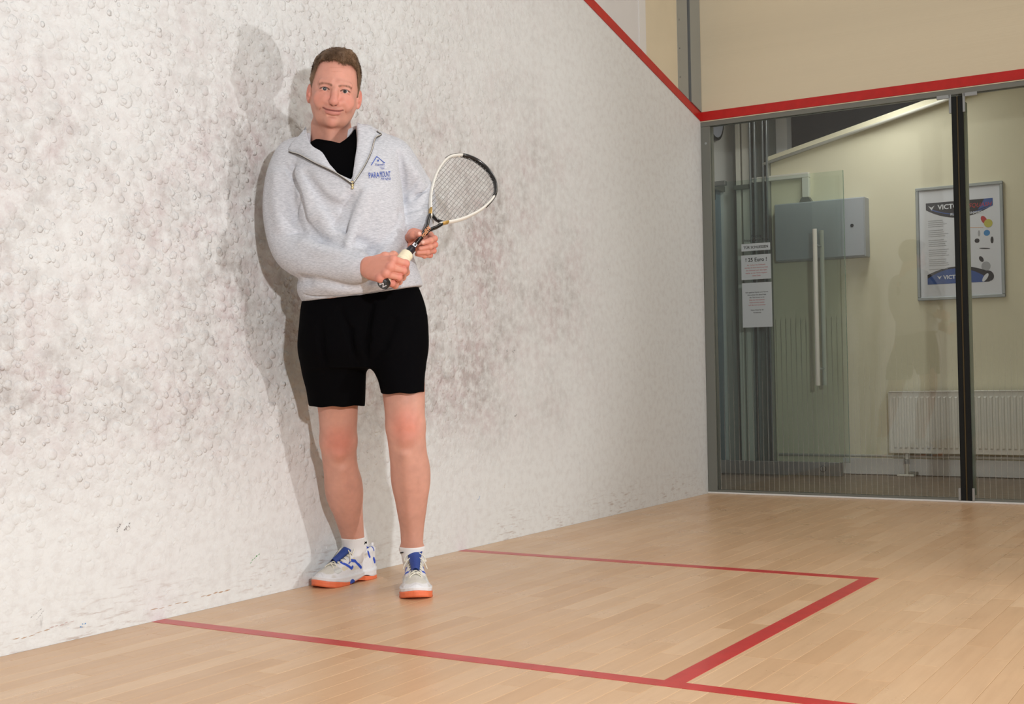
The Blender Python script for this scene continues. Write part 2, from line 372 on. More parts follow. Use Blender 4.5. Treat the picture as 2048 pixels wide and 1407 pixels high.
# ------------------------------------------------------------------ floor: maple strips running towards the glass
fl = BX('floor', (-.2, YB-.2, -.12), (XR+.2, 0, -.0145), MT['wood'], kind='structure')
vc = fl.data.color_attributes.new('Col', 'FLOAT_COLOR', 'POINT'); vc.data.foreach_set('color', [.5, .5, .5, 1]*len(fl.data.vertices))
PW = .064; planks = []
for i in range(int(XR/PW)+1):
    x0 = i*PW; x1 = min(x0+PW, XR); y = YB-RNG.uniform(0, .5)
    if x1-x0 < .01: continue
    while y < 0:
        L = RNG.uniform(.28, .85); y1 = min(y+L, 0.)
        if y1-max(y, YB) > .03: planks.append((x0, max(y, YB), x1, y1, float(np.clip(RNG.normal(.5, .27), 0, 1)), RNG.uniform(0, .00012)))
        y += L
def seen(p):
    c = np.array([(p[0]+p[2])/2, (p[1]+p[3])/2, 0])-CAMP; d = c@CF
    if d < .3: return 0
    u, v = c@CR/d*FPX, -c@CU/d*FPX
    if abs(u) > 1010 or abs(v) > 690: return 0
    return (p[2]-p[0])*(p[3]-p[1])/d**3
score = sorted(range(len(planks)), key=lambda i: -seen(planks[i])); near = set(score[:290])
def plank_geo(mb, p):
    g_ = .0003; e = .0007
    x0, y0, x1, y1, t, dz = p; x0 += g_; x1 -= g_; y0 += g_; y1 -= g_; z = -dz
    mb.add([(x0,y0,-.014),(x1,y0,-.014),(x1,y1,-.014),(x0,y1,-.014),(x0,y0,z-e),(x1,y0,z-e),(x1,y1,z-e),(x0,y1,z-e),
            (x0+e,y0+e,z),(x1-e,y0+e,z),(x1-e,y1-e,z),(x0+e,y1-e,z)],
           [(0,3,2,1),(0,1,5,4),(1,2,6,5),(2,3,7,6),(3,0,4,7),(4,5,9,8),(5,6,10,9),(6,7,11,10),(7,4,8,11),(8,9,10,11)])
def colour(o, cols):
    a = o.data.color_attributes.new('Col', 'FLOAT_COLOR', 'POINT'); a.data.foreach_set('color', np.asarray(cols, 'f').ravel())
rest = MB(); rc_ = []
for i, p in enumerate(planks):
    if i in near:
        mb = MB(); plank_geo(mb, p); o = mb.build('floor_strip', MT['wood'], fl, fix=False); colour(o, [(p[4],)*3+(1,)]*12)
    else: plank_geo(rest, p); rc_ += [(p[4],)*3+(1,)]*12
o = rest.build('floor_strips', MT['wood'], fl, fix=False); o['kind'] = 'stuff'; colour(o, rc_)
# red service-box lines
S0, B0, WB = 4.08, 2.522, 1.598
BX('short_line', (.002, -S0-.05, .0), (XR, -S0, .0006), MT['red_floor'], fl)
BX('box_side_line', (WB, -S0+.0001, .0), (WB+.052, -B0-.025, .0006), MT['red_floor'], fl)
BX('box_back_line', (.002, -B0-.025, .0), (WB+.052, -B0+.025, .0006), MT['red_floor'], fl)

# ------------------------------------------------------------------ corridor behind the glass
BX('floor_corridor', (-1.6, .0, -.12), (XR+.2, 4.2, -.004), MT['floor_c'], kind='structure')
YW = 1.6
wc = MB().prism([(-.16, 0), (XR+.2, 0), (XR+.2, 2.155+.235*6.76), (-.16, 2.12)], 1, YW, YW+.12).build('wall_corridor', MT['cream_c'], kind='structure')
MB().prism([(-.18, 2.118), (3.2, 2.118+.232*3.38), (3.2, 2.158+.238*3.38), (-.18, 2.158)], 1, YW-.045, YW+.14).build('trim_5', MT['cream_c'], kind='structure')
MB().tube([(-.2, YW-.05, 2.112), (3.2, YW-.05, 2.112+.232*3.4)], .011, 12).build('trim_6', MT['enamel'], None, True, 'structure')
BX('baseboard_corridor', (.30, YW-.012, 0), (XR, YW, .105), MT['white_paint'], kind='structure')
BX('wall_stairwell', (-1.6, 3.4, 0), (XR+.2, 3.5, 4.2), MT['dark'], kind='structure')
BX('ceiling_stairwell', (-1.6, 1.76, 4.2), (XR+.2, 3.5, 4.3), MT['dark'], kind='structure')
BX('ceiling_corridor', (-1.6, .16, 2.75), (XR+.2, 1.55, 2.85), MT['white_paint'], kind='structure')
# jamb of grey profiles beside the corridor wall
jb = BX('trim_1', (-.292, YW-.02, 0), (-.16, YW+.12, 3.3), MT['grey_metal'], kind='structure')
for xa, xb, dy in ((-.292, -.281, .045), (-.262, -.248, .04), (-.202, -.190, .04), (-.172, -.16, .045)): BX('jamb_rib', (xa, YW-.02-dy, 0), (xb, YW-.0201, 3.3), MT['alu'], jb, .002)
BX('trim_2', (-.405, YW-.03, 0), (-.372, YW+.2, 3.3), MT['enamel'], bev=.004, kind='structure')
BX('trim_3', (-.360, YW-.03, 0), (-.300, YW+.2, 3.3), MT['enamel'], bev=.006, kind='structure')
BX('wall_corridor_return', (-.52, 1.95, 0), (-.16, 2.05, 3.3), MT['white_paint'], kind='structure')
we = MB().box((-.62, .9, 0), (-.5, 1.25, 3.3)).box((-.62, 1.25, 1.99), (-.5, 1.95, 3.3)).box((-.62, 1.57, 0), (-.5, 1.95, 1.99)).build('wall_corridor_end', MT['white_paint'], kind='structure')
d2 = BX('door_2', (-.57, 1.25, .0), (-.52, 1.57, 1.95), MT['blue_door'], kind='structure')
BX('lintel', (-.53, 1.25, 1.95), (-.485, 1.57, 1.99), MT['grey_metal'], d2)
BX('closer_box', (-.517, 1.27, 1.87), (-.47, 1.36, 1.94), MT['black'], d2, .004)
# clock on the end wall
ck = empty('wall_clock', (-.4995, 1.385, 2.42)); tag(ck, 'round dark-rimmed wall clock high on the white wall behind the glass corner post', 'clock')
MB().tube([(0, 0, 0), (.035, 0, 0)], .135, 40).build('clock_case', MT['black'], ck, False)
MB().tube([(.0352, 0, 0), (.037, 0, 0)], .115, 40).build('clock_face', mat('clock_face', lin((190, 195, 215)), .3), ck)
MB().box((.0372, -.004, -.01), (.0385, .004, .075)).box((.0372, -.06, -.003), (.0385, .01, .003)).build('clock_hands', MT['ink'], ck)

# glass door standing in the corridor
DY = 1.3
d1 = empty('door_1', (0, 0, 0)); d1['kind'] = 'structure'
BX('door_glass', (-.47, DY-.005, .092), (.43, DY+.005, 1.976), MT['glass_door'], d1)
rl = BX('bottom_rail', (-.47, DY-.017, .006), (.385, DY+.017, .094), MT['steel'], d1, .002)
MB().tube([(.262, DY-.0175, .052), (.262, DY-.021, .052)], .021, 24).build('lock_ring', MT['black'], rl)
MB().tube([(.262, DY-.0211, .052), (.262, DY-.024, .052)], .017, 24).build('lock_face', MT['alu'], rl)
BX('lock_slot', (.2595, DY-.0255, .037), (.2645, DY-.0241, .067), MT['black'], rl)
BX('top_hinge', (-.47, DY-.02, 1.955), (-.37, DY+.02, 1.985), MT['steel'], d1, .002)
BX('door_edge', (.4301, DY-.005, .092), (.4325, DY+.005, 1.976), MT['glass_edge'], d1)
hd = MB().tube([(.255, DY-.06, .592), (.255, DY-.06, 1.605)], .0145, 18).build('door_handle', MT['enamel'], d1, False)
MB().tube([(.262, DY+.06, .592), (.262, DY+.06, 1.605)], .0145, 18).build('door_handle', MT['enamel'], d1, False)
for z in (.70, 1.50): MB().tube([(.257, DY-.05, z), (.26, DY+.05, z)], .007, 12).build('handle_standoff', MT['alu'], hd)
BX('trim_4', (-.41, YW-.06, 1.955), (-.30, YW-.0301, 1.985), MT['grey_metal'], kind='structure')

# notices taped to the door glass
NY = DY-.0056
def notice(z0, z1, x0, x1, label, lines):
    o = BX('notice', (x0, NY-.0008, z0), (x1, NY, z1), MT['paper']); tag(o, label, 'notice', 'notices taped to the glass door')
    for (txt, size, z, xc, m, bold) in lines:
        text_on('notice_text', txt, size, (xc, NY-.0012, z), (1, 0, 0), (0, 0, 1), m, o, bold, 0, 'CENTER')
    return o
XC = -.166
notice(1.497, 1.546, -.268, -.066, 'narrow white strip sign reading door closing words, topmost paper on the glass door', [('TÜR SCHLIESSEN', .023, 1.513, XC, MT['ink'], .0006)])
notice(1.305, 1.470, -.271, -.064, 'white sheet headed 25 Euro in the middle of the glass door papers', [('! 25 Euro !', .035, 1.425, XC, MT['ink'], .0008)]+
       [(t, .0125, 1.398-k*.018, XC, MT['ink_red'], .0002) for k, t in enumerate(('bei Verlust des Schlüssels', 'werden 25 Euro berechnet bitte', 'den Schlüssel nach dem Spiel', 'wieder an der Theke abgeben', 'vielen Dank'))])
notice(.985, 1.283, -.269, -.062, 'lowest and tallest white notice sheet with red paragraph on the glass door', 
       [(t, .0118, 1.215-k*.017, XC, m, .0002) for k, (t, m) in enumerate((('Sehr geehrte Damen und Herren', MT['ink']), ('bitte achten Sie darauf dass', MT['ink']), ('die Türe immer zu ist', MT['ink']), ('bitte nur mit sauberen', MT['ink_red']), ('Hallenschuhen spielen', MT['ink_red']), ('und das Licht ausmachen', MT['ink_red']), ('', MT['ink']), ('Vielen Dank für Ihr', MT['ink']), ('Verständnis', MT['ink'])))])
for t, z in (('Eingang', 1.588), ('bitte immer Türe', 1.560)):
    text_on('glass_lettering', t, .024, (XC+.005, NY-.001, z), (1, 0, 0), (0, 0, 1), MT['ink'], d1, .0003, 0, 'CENTER')

# electrical cabinet
cb = empty('electrical_cabinet', (.205, YW, 1.43)); tag(cb, 'grey steel electrical cabinet on cream corridor wall behind the glass door', 'cabinet')
BX('cabinet_body', (-.305, -.105, 0), (.305, 0, .39), MT['cab'], cb, .003)
dd = BX('cabinet_door', (-.302, -.122, .004), (.302, -.1055, .386), MT['cab'], cb, .004)
MB().tube([(.225, -.1225, .205), (.225, -.126, .205)], .011, 16).build('cabinet_lock', MT['black'], dd)
# cable trunking
tk = MB().box((-.30, YW-.04, 1.995), (.118, YW, 2.030), .003).box((.070, YW-.04, 1.86), (.118, YW, 1.9945), .003).build('cable_trunking', MT['enamel']); tag(tk, 'white plastic cable trunking bent down to the grey cabinet', 'trunking')
MB().prism([(.05, 1.824), (.14, 1.824), (.118, 1.8595), (.07, 1.8595)], 1, YW-.05, YW-.0005).build('trunking_gland', MT['grey_metal'], tk)

# framed poster
ps = empty('framed_poster', (1.083, YW, 1.49)); tag(ps, 'silver-framed sports rules poster on the corridor wall above the radiator', 'poster')
hw, hh = .268, .364
fm = MB()
for a, b in (((-hw, -.022, hh-.02), (hw, 0, hh)), ((-hw, -.022, -hh), (hw, 0, -hh+.02)), ((-hw, -.022, -hh+.02), (-hw+.02, 0, hh-.02)), ((hw-.02, -.022, -hh+.02), (hw, 0, hh-.02))): fm.box(a, b, .003)
fm.build('poster_frame', MT['alu'], ps)
sh = BX('poster_sheet', (-hw+.02, -.010, -hh+.02), (hw-.02, -.0005, hh-.02), MT['paper'], ps)
FY = -.0104
def flat(name, poly, m, y=FY, par=sh): return MB().prism(poly, 1, y-.0003, y).build(name, m, par)
def arc(x0, x1, z0, dip, n=20): return [(x0+(x1-x0)*i/n, z0-dip*(1-(2*i/n-1)**2)) for i in range(n+1)]
PK, PB, PG = mat('poster_black', lin((52, 50, 56)), .5), mat('poster_blue', lin((62, 92, 160)), .5), mat('poster_grey', lin((172, 174, 180)), .6)
PRD, PY, PC = mat('poster_red', lin((190, 62, 66)), .5), mat('poster_yellow', lin((196, 190, 90)), .5), mat('poster_cyan', lin((70, 140, 200)), .5)
X0, X1 = -.205, .205
flat('printed_banner', [(X1, .262), (X0, .262)]+arc(X0, X1, .218, .062), PK)
flat('printed_banner', arc(X0+.03, X1, .215, .040)+arc(X0+.03, X1, .224, .045)[::-1], PB, FY-.0004)
flat('printed_banner', [(X1, .262), (X1-.05, .262), (X1-.09, .195), (X1, .225)], PB, FY-.0004)
text_on('poster_lettering', 'VICTOR', .043, (X0+.075, FY-.0012, .216), (1, 0, 0), (0, 0, 1), MT['paper'], sh, .0012, 0)
text_on('poster_lettering', 'SQUASH', .036, (X0+.262, FY-.0012, .214), (1, 0, 0), (0, 0, 1), PRD, sh, 0, .3)
text_on('poster_lettering', 'RULES TOURNAMENT', .022, (X0+.15, FY-.0012, .172), (1, 0, 0), (0, 0, 1), MT['paper'], sh, .0004, .1)
flat('printed_emblem', [(X0+.015, .245), (X0+.035, .232), (X0+.055, .245), (X0+.036, .214)], MT['paper'], FY-.0008)
flat('printed_foot', [(X0, -.262), (X0, -.20)]+[(x, 2*-.20-z) for x, z in arc(X0, X1-.03, -.20, .045)]+[(X1-.03, -.262)], PK)
flat('printed_foot', [(X0, -.262), (X0, -.225)]+[(x, 2*-.225-z) for x, z in arc(X0, X1-.06, -.225, .058)]+[(X1-.06, -.262)], PB, FY-.0004)
text_on('poster_lettering', 'VICTOR', .034, (X0+.10, FY-.0012, -.232), (1, 0, 0), (0, 0, 1), MT['paper'], sh, .001, 0)
flat('printed_emblem', [(X0+.06, -.208), (X0+.075, -.216), (X0+.09, -.208), (X0+.075, -.232)], MT['paper'], FY-.0008)
tl = MB()
for k in range(26):
    if k % 5 == 4: continue
    z = .145-k*.0125; tl.box((X0+.012, FY-.0004, z), (X0+.012+RNG.uniform(.09, .125), FY, z+.0035))
o = tl.build('printed_text_lines', PG, sh); o['kind'] = 'stuff'
def disc(cx, cz, r, r2=None, n=18, rot=0.):
    r2 = r2 or r; return [(cx+r*math.cos(t)*math.cos(rot)-r2*math.sin(t)*math.sin(rot), cz+r*math.cos(t)*math.sin(rot)+r2*math.sin(t)*math.cos(rot)) for t in [2*math.pi*i/n for i in range(n)]]
flat('printed_ball', disc(.175, .105, .026), PY, FY-.0008); flat('printed_ball', disc(.165, .045, .019), PC)
flat('printed_figure', disc(.150, .128, .016, .028, rot=.5), PRD); flat('printed_figure', disc(.118, .045, .007, .02), PG)
flat('printed_figure', disc(.105, .000, .015, .014), PK, FY-.0004); flat('printed_figure', disc(.195, -.002, .009, .022), PK)
flat('printed_figure', disc(.15, -.052, .034, .004, rot=-.1), PK); flat('printed_figure', disc(.128, -.118, .012, .02, rot=.5), PK)
flat('printed_figure', disc(.155, -.165, .028, .03), PG); flat('printed_figure', disc(.17, -.225, .03, .035, rot=.6), PK, FY-.0008)
flat('printed_figure', disc(.15, -.235, .012, .03, rot=-.6), MT['paper'], FY-.0012); flat('printed_line', [(.065, .085), (.145, .078), (.145, .081), (.065, .088)], mat('poster_orange', lin((220, 160, 110)), .5))

# radiator
RX0, RX1, RZ0, RZ1 = .640, 2.30, .148, .540
rd = empty('radiator', ((RX0+RX1)/2, YW, RZ0)); tag(rd, 'white ribbed panel radiator low on the cream corridor wall', 'radiator')
def rib_panel(x0, x1, z0, z1, yf):
    mb = MB(); pitch = .0348; n = int((x1-x0-.03)/pitch); prof = [(x0, 0)]; x = x0+.016
    for k in range(n):
        prof += [(x, 0), (x+.006, 0), (x+.012, .009), (x+.023, .009), (x+.029, 0)]; x += pitch
    prof.append((x1, 0)); zs = [(z0, 0), (z0+.028, 0), (z0+.038, 1), (z1-.038, 1), (z1-.028, 0), (z1, 0)]
    vs = [(px, yf-d*k, z) for z, k in zs for px, d in prof]; m = len(prof)
    fs = [(r*m+i, r*m+i+1, (r+1)*m+i+1, (r+1)*m+i) for r in range(len(zs)-1) for i in range(m-1)]
    return mb.add(vs, fs)
cx = (RX0+RX1)/2
o = rib_panel(RX0-cx, RX1-cx, 0, RZ1-RZ0, -.105).build('ribbed_panel', MT['enamel'], rd, False, fix=False)
BX('radiator_body', (RX0-cx, -.104, .002), (RX1-cx, -.06, RZ1-RZ0-.002), MT['enamel'], rd)
BX('top_grille', (RX0-cx, -.115, RZ1-RZ0-.002), (RX1-cx, -.035, RZ1-RZ0+.006), MT['enamel'], rd, .002)
BX('side_cover', (RX0-cx-.004, -.115, 0), (RX0-cx-.0002, -.035, RZ1-RZ0), MT['enamel'], rd)
for xx in (.92, 1.9): BX('wall_bracket', (xx-cx, -.06, .05), (xx-cx+.03, -.0005, .34), MT['grey_metal'], rd)
vx = .735-cx
MB().tube([(vx, -.07, .0), (vx, -.07, -.147)], .012, 12).build('supply_pipe', MT['enamel'], rd, True)
MB().tube([(vx, -.07, -.04), (vx, -.07, -.07)], .019, 12).build('valve', MT['alu'], rd)
BX('pipe_foot', (vx-.06, -.10, -.151), (vx+.05, -.04, -.137), MT['enamel'], rd, .004)
BX('valve_body', (vx+.012, -.09, -.142), (vx+.07, -.06, -.12), MT['grey_metal'], rd, .004)
hp = MB().tube([(-.14, YW-.03, .122), (XR-.1, YW-.03, .122)], .009, 10).build('heating_pipe', MT['enamel'], None, True); tag(hp, 'thin white heating pipe running along the corridor wall above the baseboard', 'pipe')

# ================================================================== the player
# person frame: x to the player's left (image right), y away from the lens, z up; origin on the floor under the chest
OX, OY = .324, -3.614
_aw = np.array([OX-CAMP[0], OY-CAMP[1]]); _aw /= np.linalg.norm(_aw)
AW = np.array([_aw[0], _aw[1], 0.]); UR = np.array([_aw[1], -_aw[0], 0.])
PO = np.array([OX, OY, 0.])
def at(u, v, y=0.):     # a point measured at (u, v) that stands y metres behind the player's mid plane
    d = CR*(u-1024)/FPX - CU*(v-703.5)/FPX + CF
    t = ((PO-CAMP)@AW + y)/(d@AW); p = CAMP+d*t-PO
    return np.array([p@UR, y, p[2]])
PM = Matrix.Identity(4)
for i in range(3): PM[i][0] = UR[i]; PM[i][1] = AW[i]; PM[i][3] = PO[i]

# ---- signed distance sculpting
class Vol:
    def __init__(s, lo, hi, h):
        s.lo = np.array(lo, float); s.h = h; s.n = np.ceil((np.array(hi)-s.lo)/h).astype(int)+1
        s.a = np.full(s.n, .5, np.float32)
    def box(s, lo, hi):
        i0 = np.clip(np.floor((np.array(lo)-s.lo)/s.h).astype(int), 0, s.n-1); i1 = np.clip(np.ceil((np.array(hi)-s.lo)/s.h).astype(int)+1, 1, s.n)
        sl = tuple(slice(a, b) for a, b in zip(i0, i1))
        ax = [(s.lo[k]+s.h*np.arange(i0[k], i1[k])).astype(np.float32) for k in range(3)]
        return sl, (ax[0][:, None, None], ax[1][None, :, None], ax[2][None, None, :])
    def put(s, prim, k=.01, mode='add'):
        fn, lo, hi = prim; m = k+2.5*s.h
        sl, P = s.box(np.array(lo)-m, np.array(hi)+m)
        a = s.a[sl]
        if a.size == 0: return s
        d = fn(*P)
        if mode == 'add': b = d; sg = 1
        elif mode == 'cut': a = -a; b = d; sg = -1
        else: a = -a; b = -d; sg = -1          # keep only the inside (intersection)
        h = np.maximum(k-np.abs(a-b), 0)/max(k, 1e-6)
        s.a[sl] = sg*(np.minimum(a, b)-h*h*k*.25)
        return s
    def mesh(s):
        a = np.pad(s.a, 1, constant_values=.5); S = a < 0; n = a.shape; cs = [m-1 for m in n]
        cnt = np.zeros(cs, np.int8)
        for dx in (0, 1):
            for dy in (0, 1):
                for dz in (0, 1): cnt += S[dx:dx+cs[0], dy:dy+cs[1], dz:dz+cs[2]]
        act = (cnt > 0) & (cnt < 8); I = np.argwhere(act); idx = -np.ones(cs, np.int64); idx[act] = np.arange(len(I))
        acc = np.zeros((len(I), 3)); w = np.zeros(len(I))
        C = [(x, y, z) for x in (0, 1) for y in (0, 1) for z in (0, 1)]
        val = {c: a[I[:, 0]+c[0], I[:, 1]+c[1], I[:, 2]+c[2]] for c in C}
        for c in C:
            for k in range(3):
                if c[k] == 0:
                    c2 = list(c); c2[k] = 1; c2 = tuple(c2); va, vb = val[c], val[c2]; x = (va < 0) != (vb < 0)
                    t = np.where(x, va/np.where(x, va-vb, 1), 0); p = np.tile(np.array(c, float), (len(I), 1)); p[:, k] += t
                    acc[x] += p[x]; w[x] += 1
        V = s.lo+s.h*(I-1+acc/w[:, None])
        Q = []
        for k in range(3):
            o1, o2 = [(1, 2), (2, 0), (0, 1)][k]
            sa = [slice(1, m-1) for m in n]; sb = list(sa); sa[k] = slice(0, n[k]-1); sb[k] = slice(1, n[k])
            A, B = S[tuple(sa)], S[tuple(sb)]; off = np.array([q.start for q in sa])
            E_ = np.argwhere(A != B); fl_ = A[tuple(E_.T)]; E_ = E_+off
            def cell(d1, d2):
                c = E_.copy(); c[:, o1] -= d1; c[:, o2] -= d2; return idx[c[:, 0], c[:, 1], c[:, 2]]
            q = np.stack([cell(1, 1), cell(0, 1), cell(0, 0), cell(1, 0)], 1)
            q[~fl_] = q[~fl_][:, ::-1]; Q.append(q)
        Q = np.concatenate(Q); Q = Q[(Q >= 0).all(1)]
        return V, Q
def bb(ps, rs):
    ps = np.array(ps, float); r = max(rs); return ps.min(0)-r, ps.max(0)+r
def cone(a, b, ra, rb):
    a = np.array(a, float); b = np.array(b, float); ab = b-a; L = max(ab@ab, 1e-9)
    def f(X, Y, Z):
        h = np.clip(((X-a[0])*ab[0]+(Y-a[1])*ab[1]+(Z-a[2])*ab[2])/L, 0, 1)
        return np.sqrt((X-a[0]-h*ab[0])**2+(Y-a[1]-h*ab[1])**2+(Z-a[2]-h*ab[2])**2)-(ra+(rb-ra)*h)
    return (f, *bb([a, b], [ra, rb]))
def ell(c, r, R=None):
    c = np.array(c, float); r = np.array(r, float); R = np.eye(3) if R is None else np.array(R)
    def f(X, Y, Z):
        x, y, z = X-c[0], Y-c[1], Z-c[2]
        q = [x*R[0, i]+y*R[1, i]+z*R[2, i] for i in range(3)]
        k0 = np.sqrt(sum((q[i]/r[i])**2 for i in range(3))); k1 = np.sqrt(sum((q[i]/r[i]**2)**2 for i in range(3)))+1e-6
        return k0*(k0-1)/k1
    return (f, *bb([c], [r.max()]))
def chain(v, pts, rad, k=.01, mode='add'):
    for i in range(len(pts)-1): v.put(cone(pts[i], pts[i+1], rad[i], rad[i+1]), k, mode)
def multi(pts, rad):     # one primitive made of several joined cones, so that smoothing acts once
    cs = [cone(pts[i], pts[i+1], rad[i], rad[i+1]) for i in range(len(pts)-1)]
    def f(X, Y, Z):
        d = cs[0][0](X, Y, Z)
        for c in cs[1:]: d = np.minimum(d, c[0](X, Y, Z))
        return d
    return (f, np.min([c[1] for c in cs], 0), np.max([c[2] for c in cs], 0))
def rot(ax, deg):
    t = math.radians(deg); return np.array(Matrix.Rotation(t, 3, ax))
def catmull(pts, n):
    P = np.array(pts, float); P = np.vstack([2*P[0]-P[1], P, 2*P[-1]-P[-2]]); out = []
    for i in range(1, len(P)-2):
        for t in np.arange(n)/n:
            out.append(.5*((2*P[i])+(-P[i-1]+P[i+1])*t+(2*P[i-1]-5*P[i]+4*P[i+1]-P[i+2])*t*t+(-P[i-1]+3*P[i]-3*P[i+1]+P[i+2])*t**3))
    out.append(P[-2]); return np.array(out)
def loft(rings, ex=2.2, wob=None):
    """vertical body: rings (z, cx, cy, rx, ry)"""
    A = np.array(sorted(rings), float); zz = A[:, 0]; fine = np.linspace(zz[0], zz[-1], 200); cols = []
    C_ = catmull(A, 12)
    for j in range(1, 5): cols.append(np.interp(fine, C_[:, 0], C_[:, j]))
    def f(X, Y, Z):
        cx, cy, rx, ry = [np.interp(Z, fine, c).astype(np.float32) for c in cols]
        q = (np.abs((X-cx)/rx)**ex+np.abs((Y-cy)/ry)**ex)**(1/ex)
        d = (q-1)*np.minimum(rx, ry)
        return np.maximum(d, np.maximum(zz[0]-Z, Z-zz[-1]))
    return (f, (min(A[:, 1]-A[:, 3]), min(A[:, 2]-A[:, 4]), zz[0]), (max(A[:, 1]+A[:, 3]), max(A[:, 2]+A[:, 4]), zz[-1]))
def half(n, p, lo, hi):     # half space, inside where (x-p).n < 0
    n = np.array(n, float); n /= np.linalg.norm(n)
    return (lambda X, Y, Z: (X-p[0])*n[0]+(Y-p[1])*n[1]+(Z-p[2])*n[2], lo, hi)
def vmesh(name, V, Q, m, parent=None, col=None, smooth=True, kind=None):
    me = bpy.data.meshes.new(name); me.vertices.add(len(V)); me.vertices.foreach_set('co', np.asarray(V, 'f').ravel())
    k = Q.shape[1]; me.loops.add(k*len(Q)); me.loops.foreach_set('vertex_index', Q.ravel().astype('i'))
    me.polygons.add(len(Q)); me.polygons.foreach_set('loop_start', np.arange(0, k*len(Q), k, dtype='i'))
    try: me.polygons.foreach_set('loop_total', np.full(len(Q), k, 'i'))
    except Exception: pass
    me.update(calc_edges=True); me.validate()
    me.polygons.foreach_set('use_smooth', np.full(len(me.polygons), smooth))
    if col is not None:
        c = np.ones((len(V), 4), 'f'); c[:, :3] = col; a = me.color_attributes.new('Col', 'FLOAT_COLOR', 'POINT'); a.data.foreach_set('color', c.ravel())
    return link(name, me, m, parent, kind)
def vnoise(V, sc, seed=0):  # cheap smooth value noise
    r = np.random.default_rng(seed); T = r.random((17, 17, 17)); P = V*sc; i = np.floor(P).astype(int); f = P-i; f = f*f*(3-2*f); out = 0
    for dx in (0, 1):
        for dy in (0, 1):
            for dz in (0, 1):
                w = (f[:, 0] if dx else 1-f[:, 0])*(f[:, 1] if dy else 1-f[:, 1])*(f[:, 2] if dz else 1-f[:, 2])
                out = out+w*T[(i[:, 0]+dx) % 17, (i[:, 1]+dy) % 17, (i[:, 2]+dz) % 17]
    return out-.5
def sm(x, a, b):
    t = np.clip((x-a)/(b-a), 0, 1); return t*t*(3-2*t)
def seg(V, a, b):
    a = np.array(a, float); b = np.array(b, float); ab = b-a; h = np.clip(((V-a)@ab)/(ab@ab), 0, 1); return np.linalg.norm(V-a-h[:, None]*ab, axis=1)
def poly_d(V, pts): return np.min([seg(V, pts[i], pts[i+1]) for i in range(len(pts)-1)], axis=0)

SKIN = mat('skin', rough=.5, spec=.35, attr=True, mottle=(60, .035, (1, 1, 1)), bump=(420, .0004, .35), sss=.12)
L_ = lambda c: np.array(lin(c))

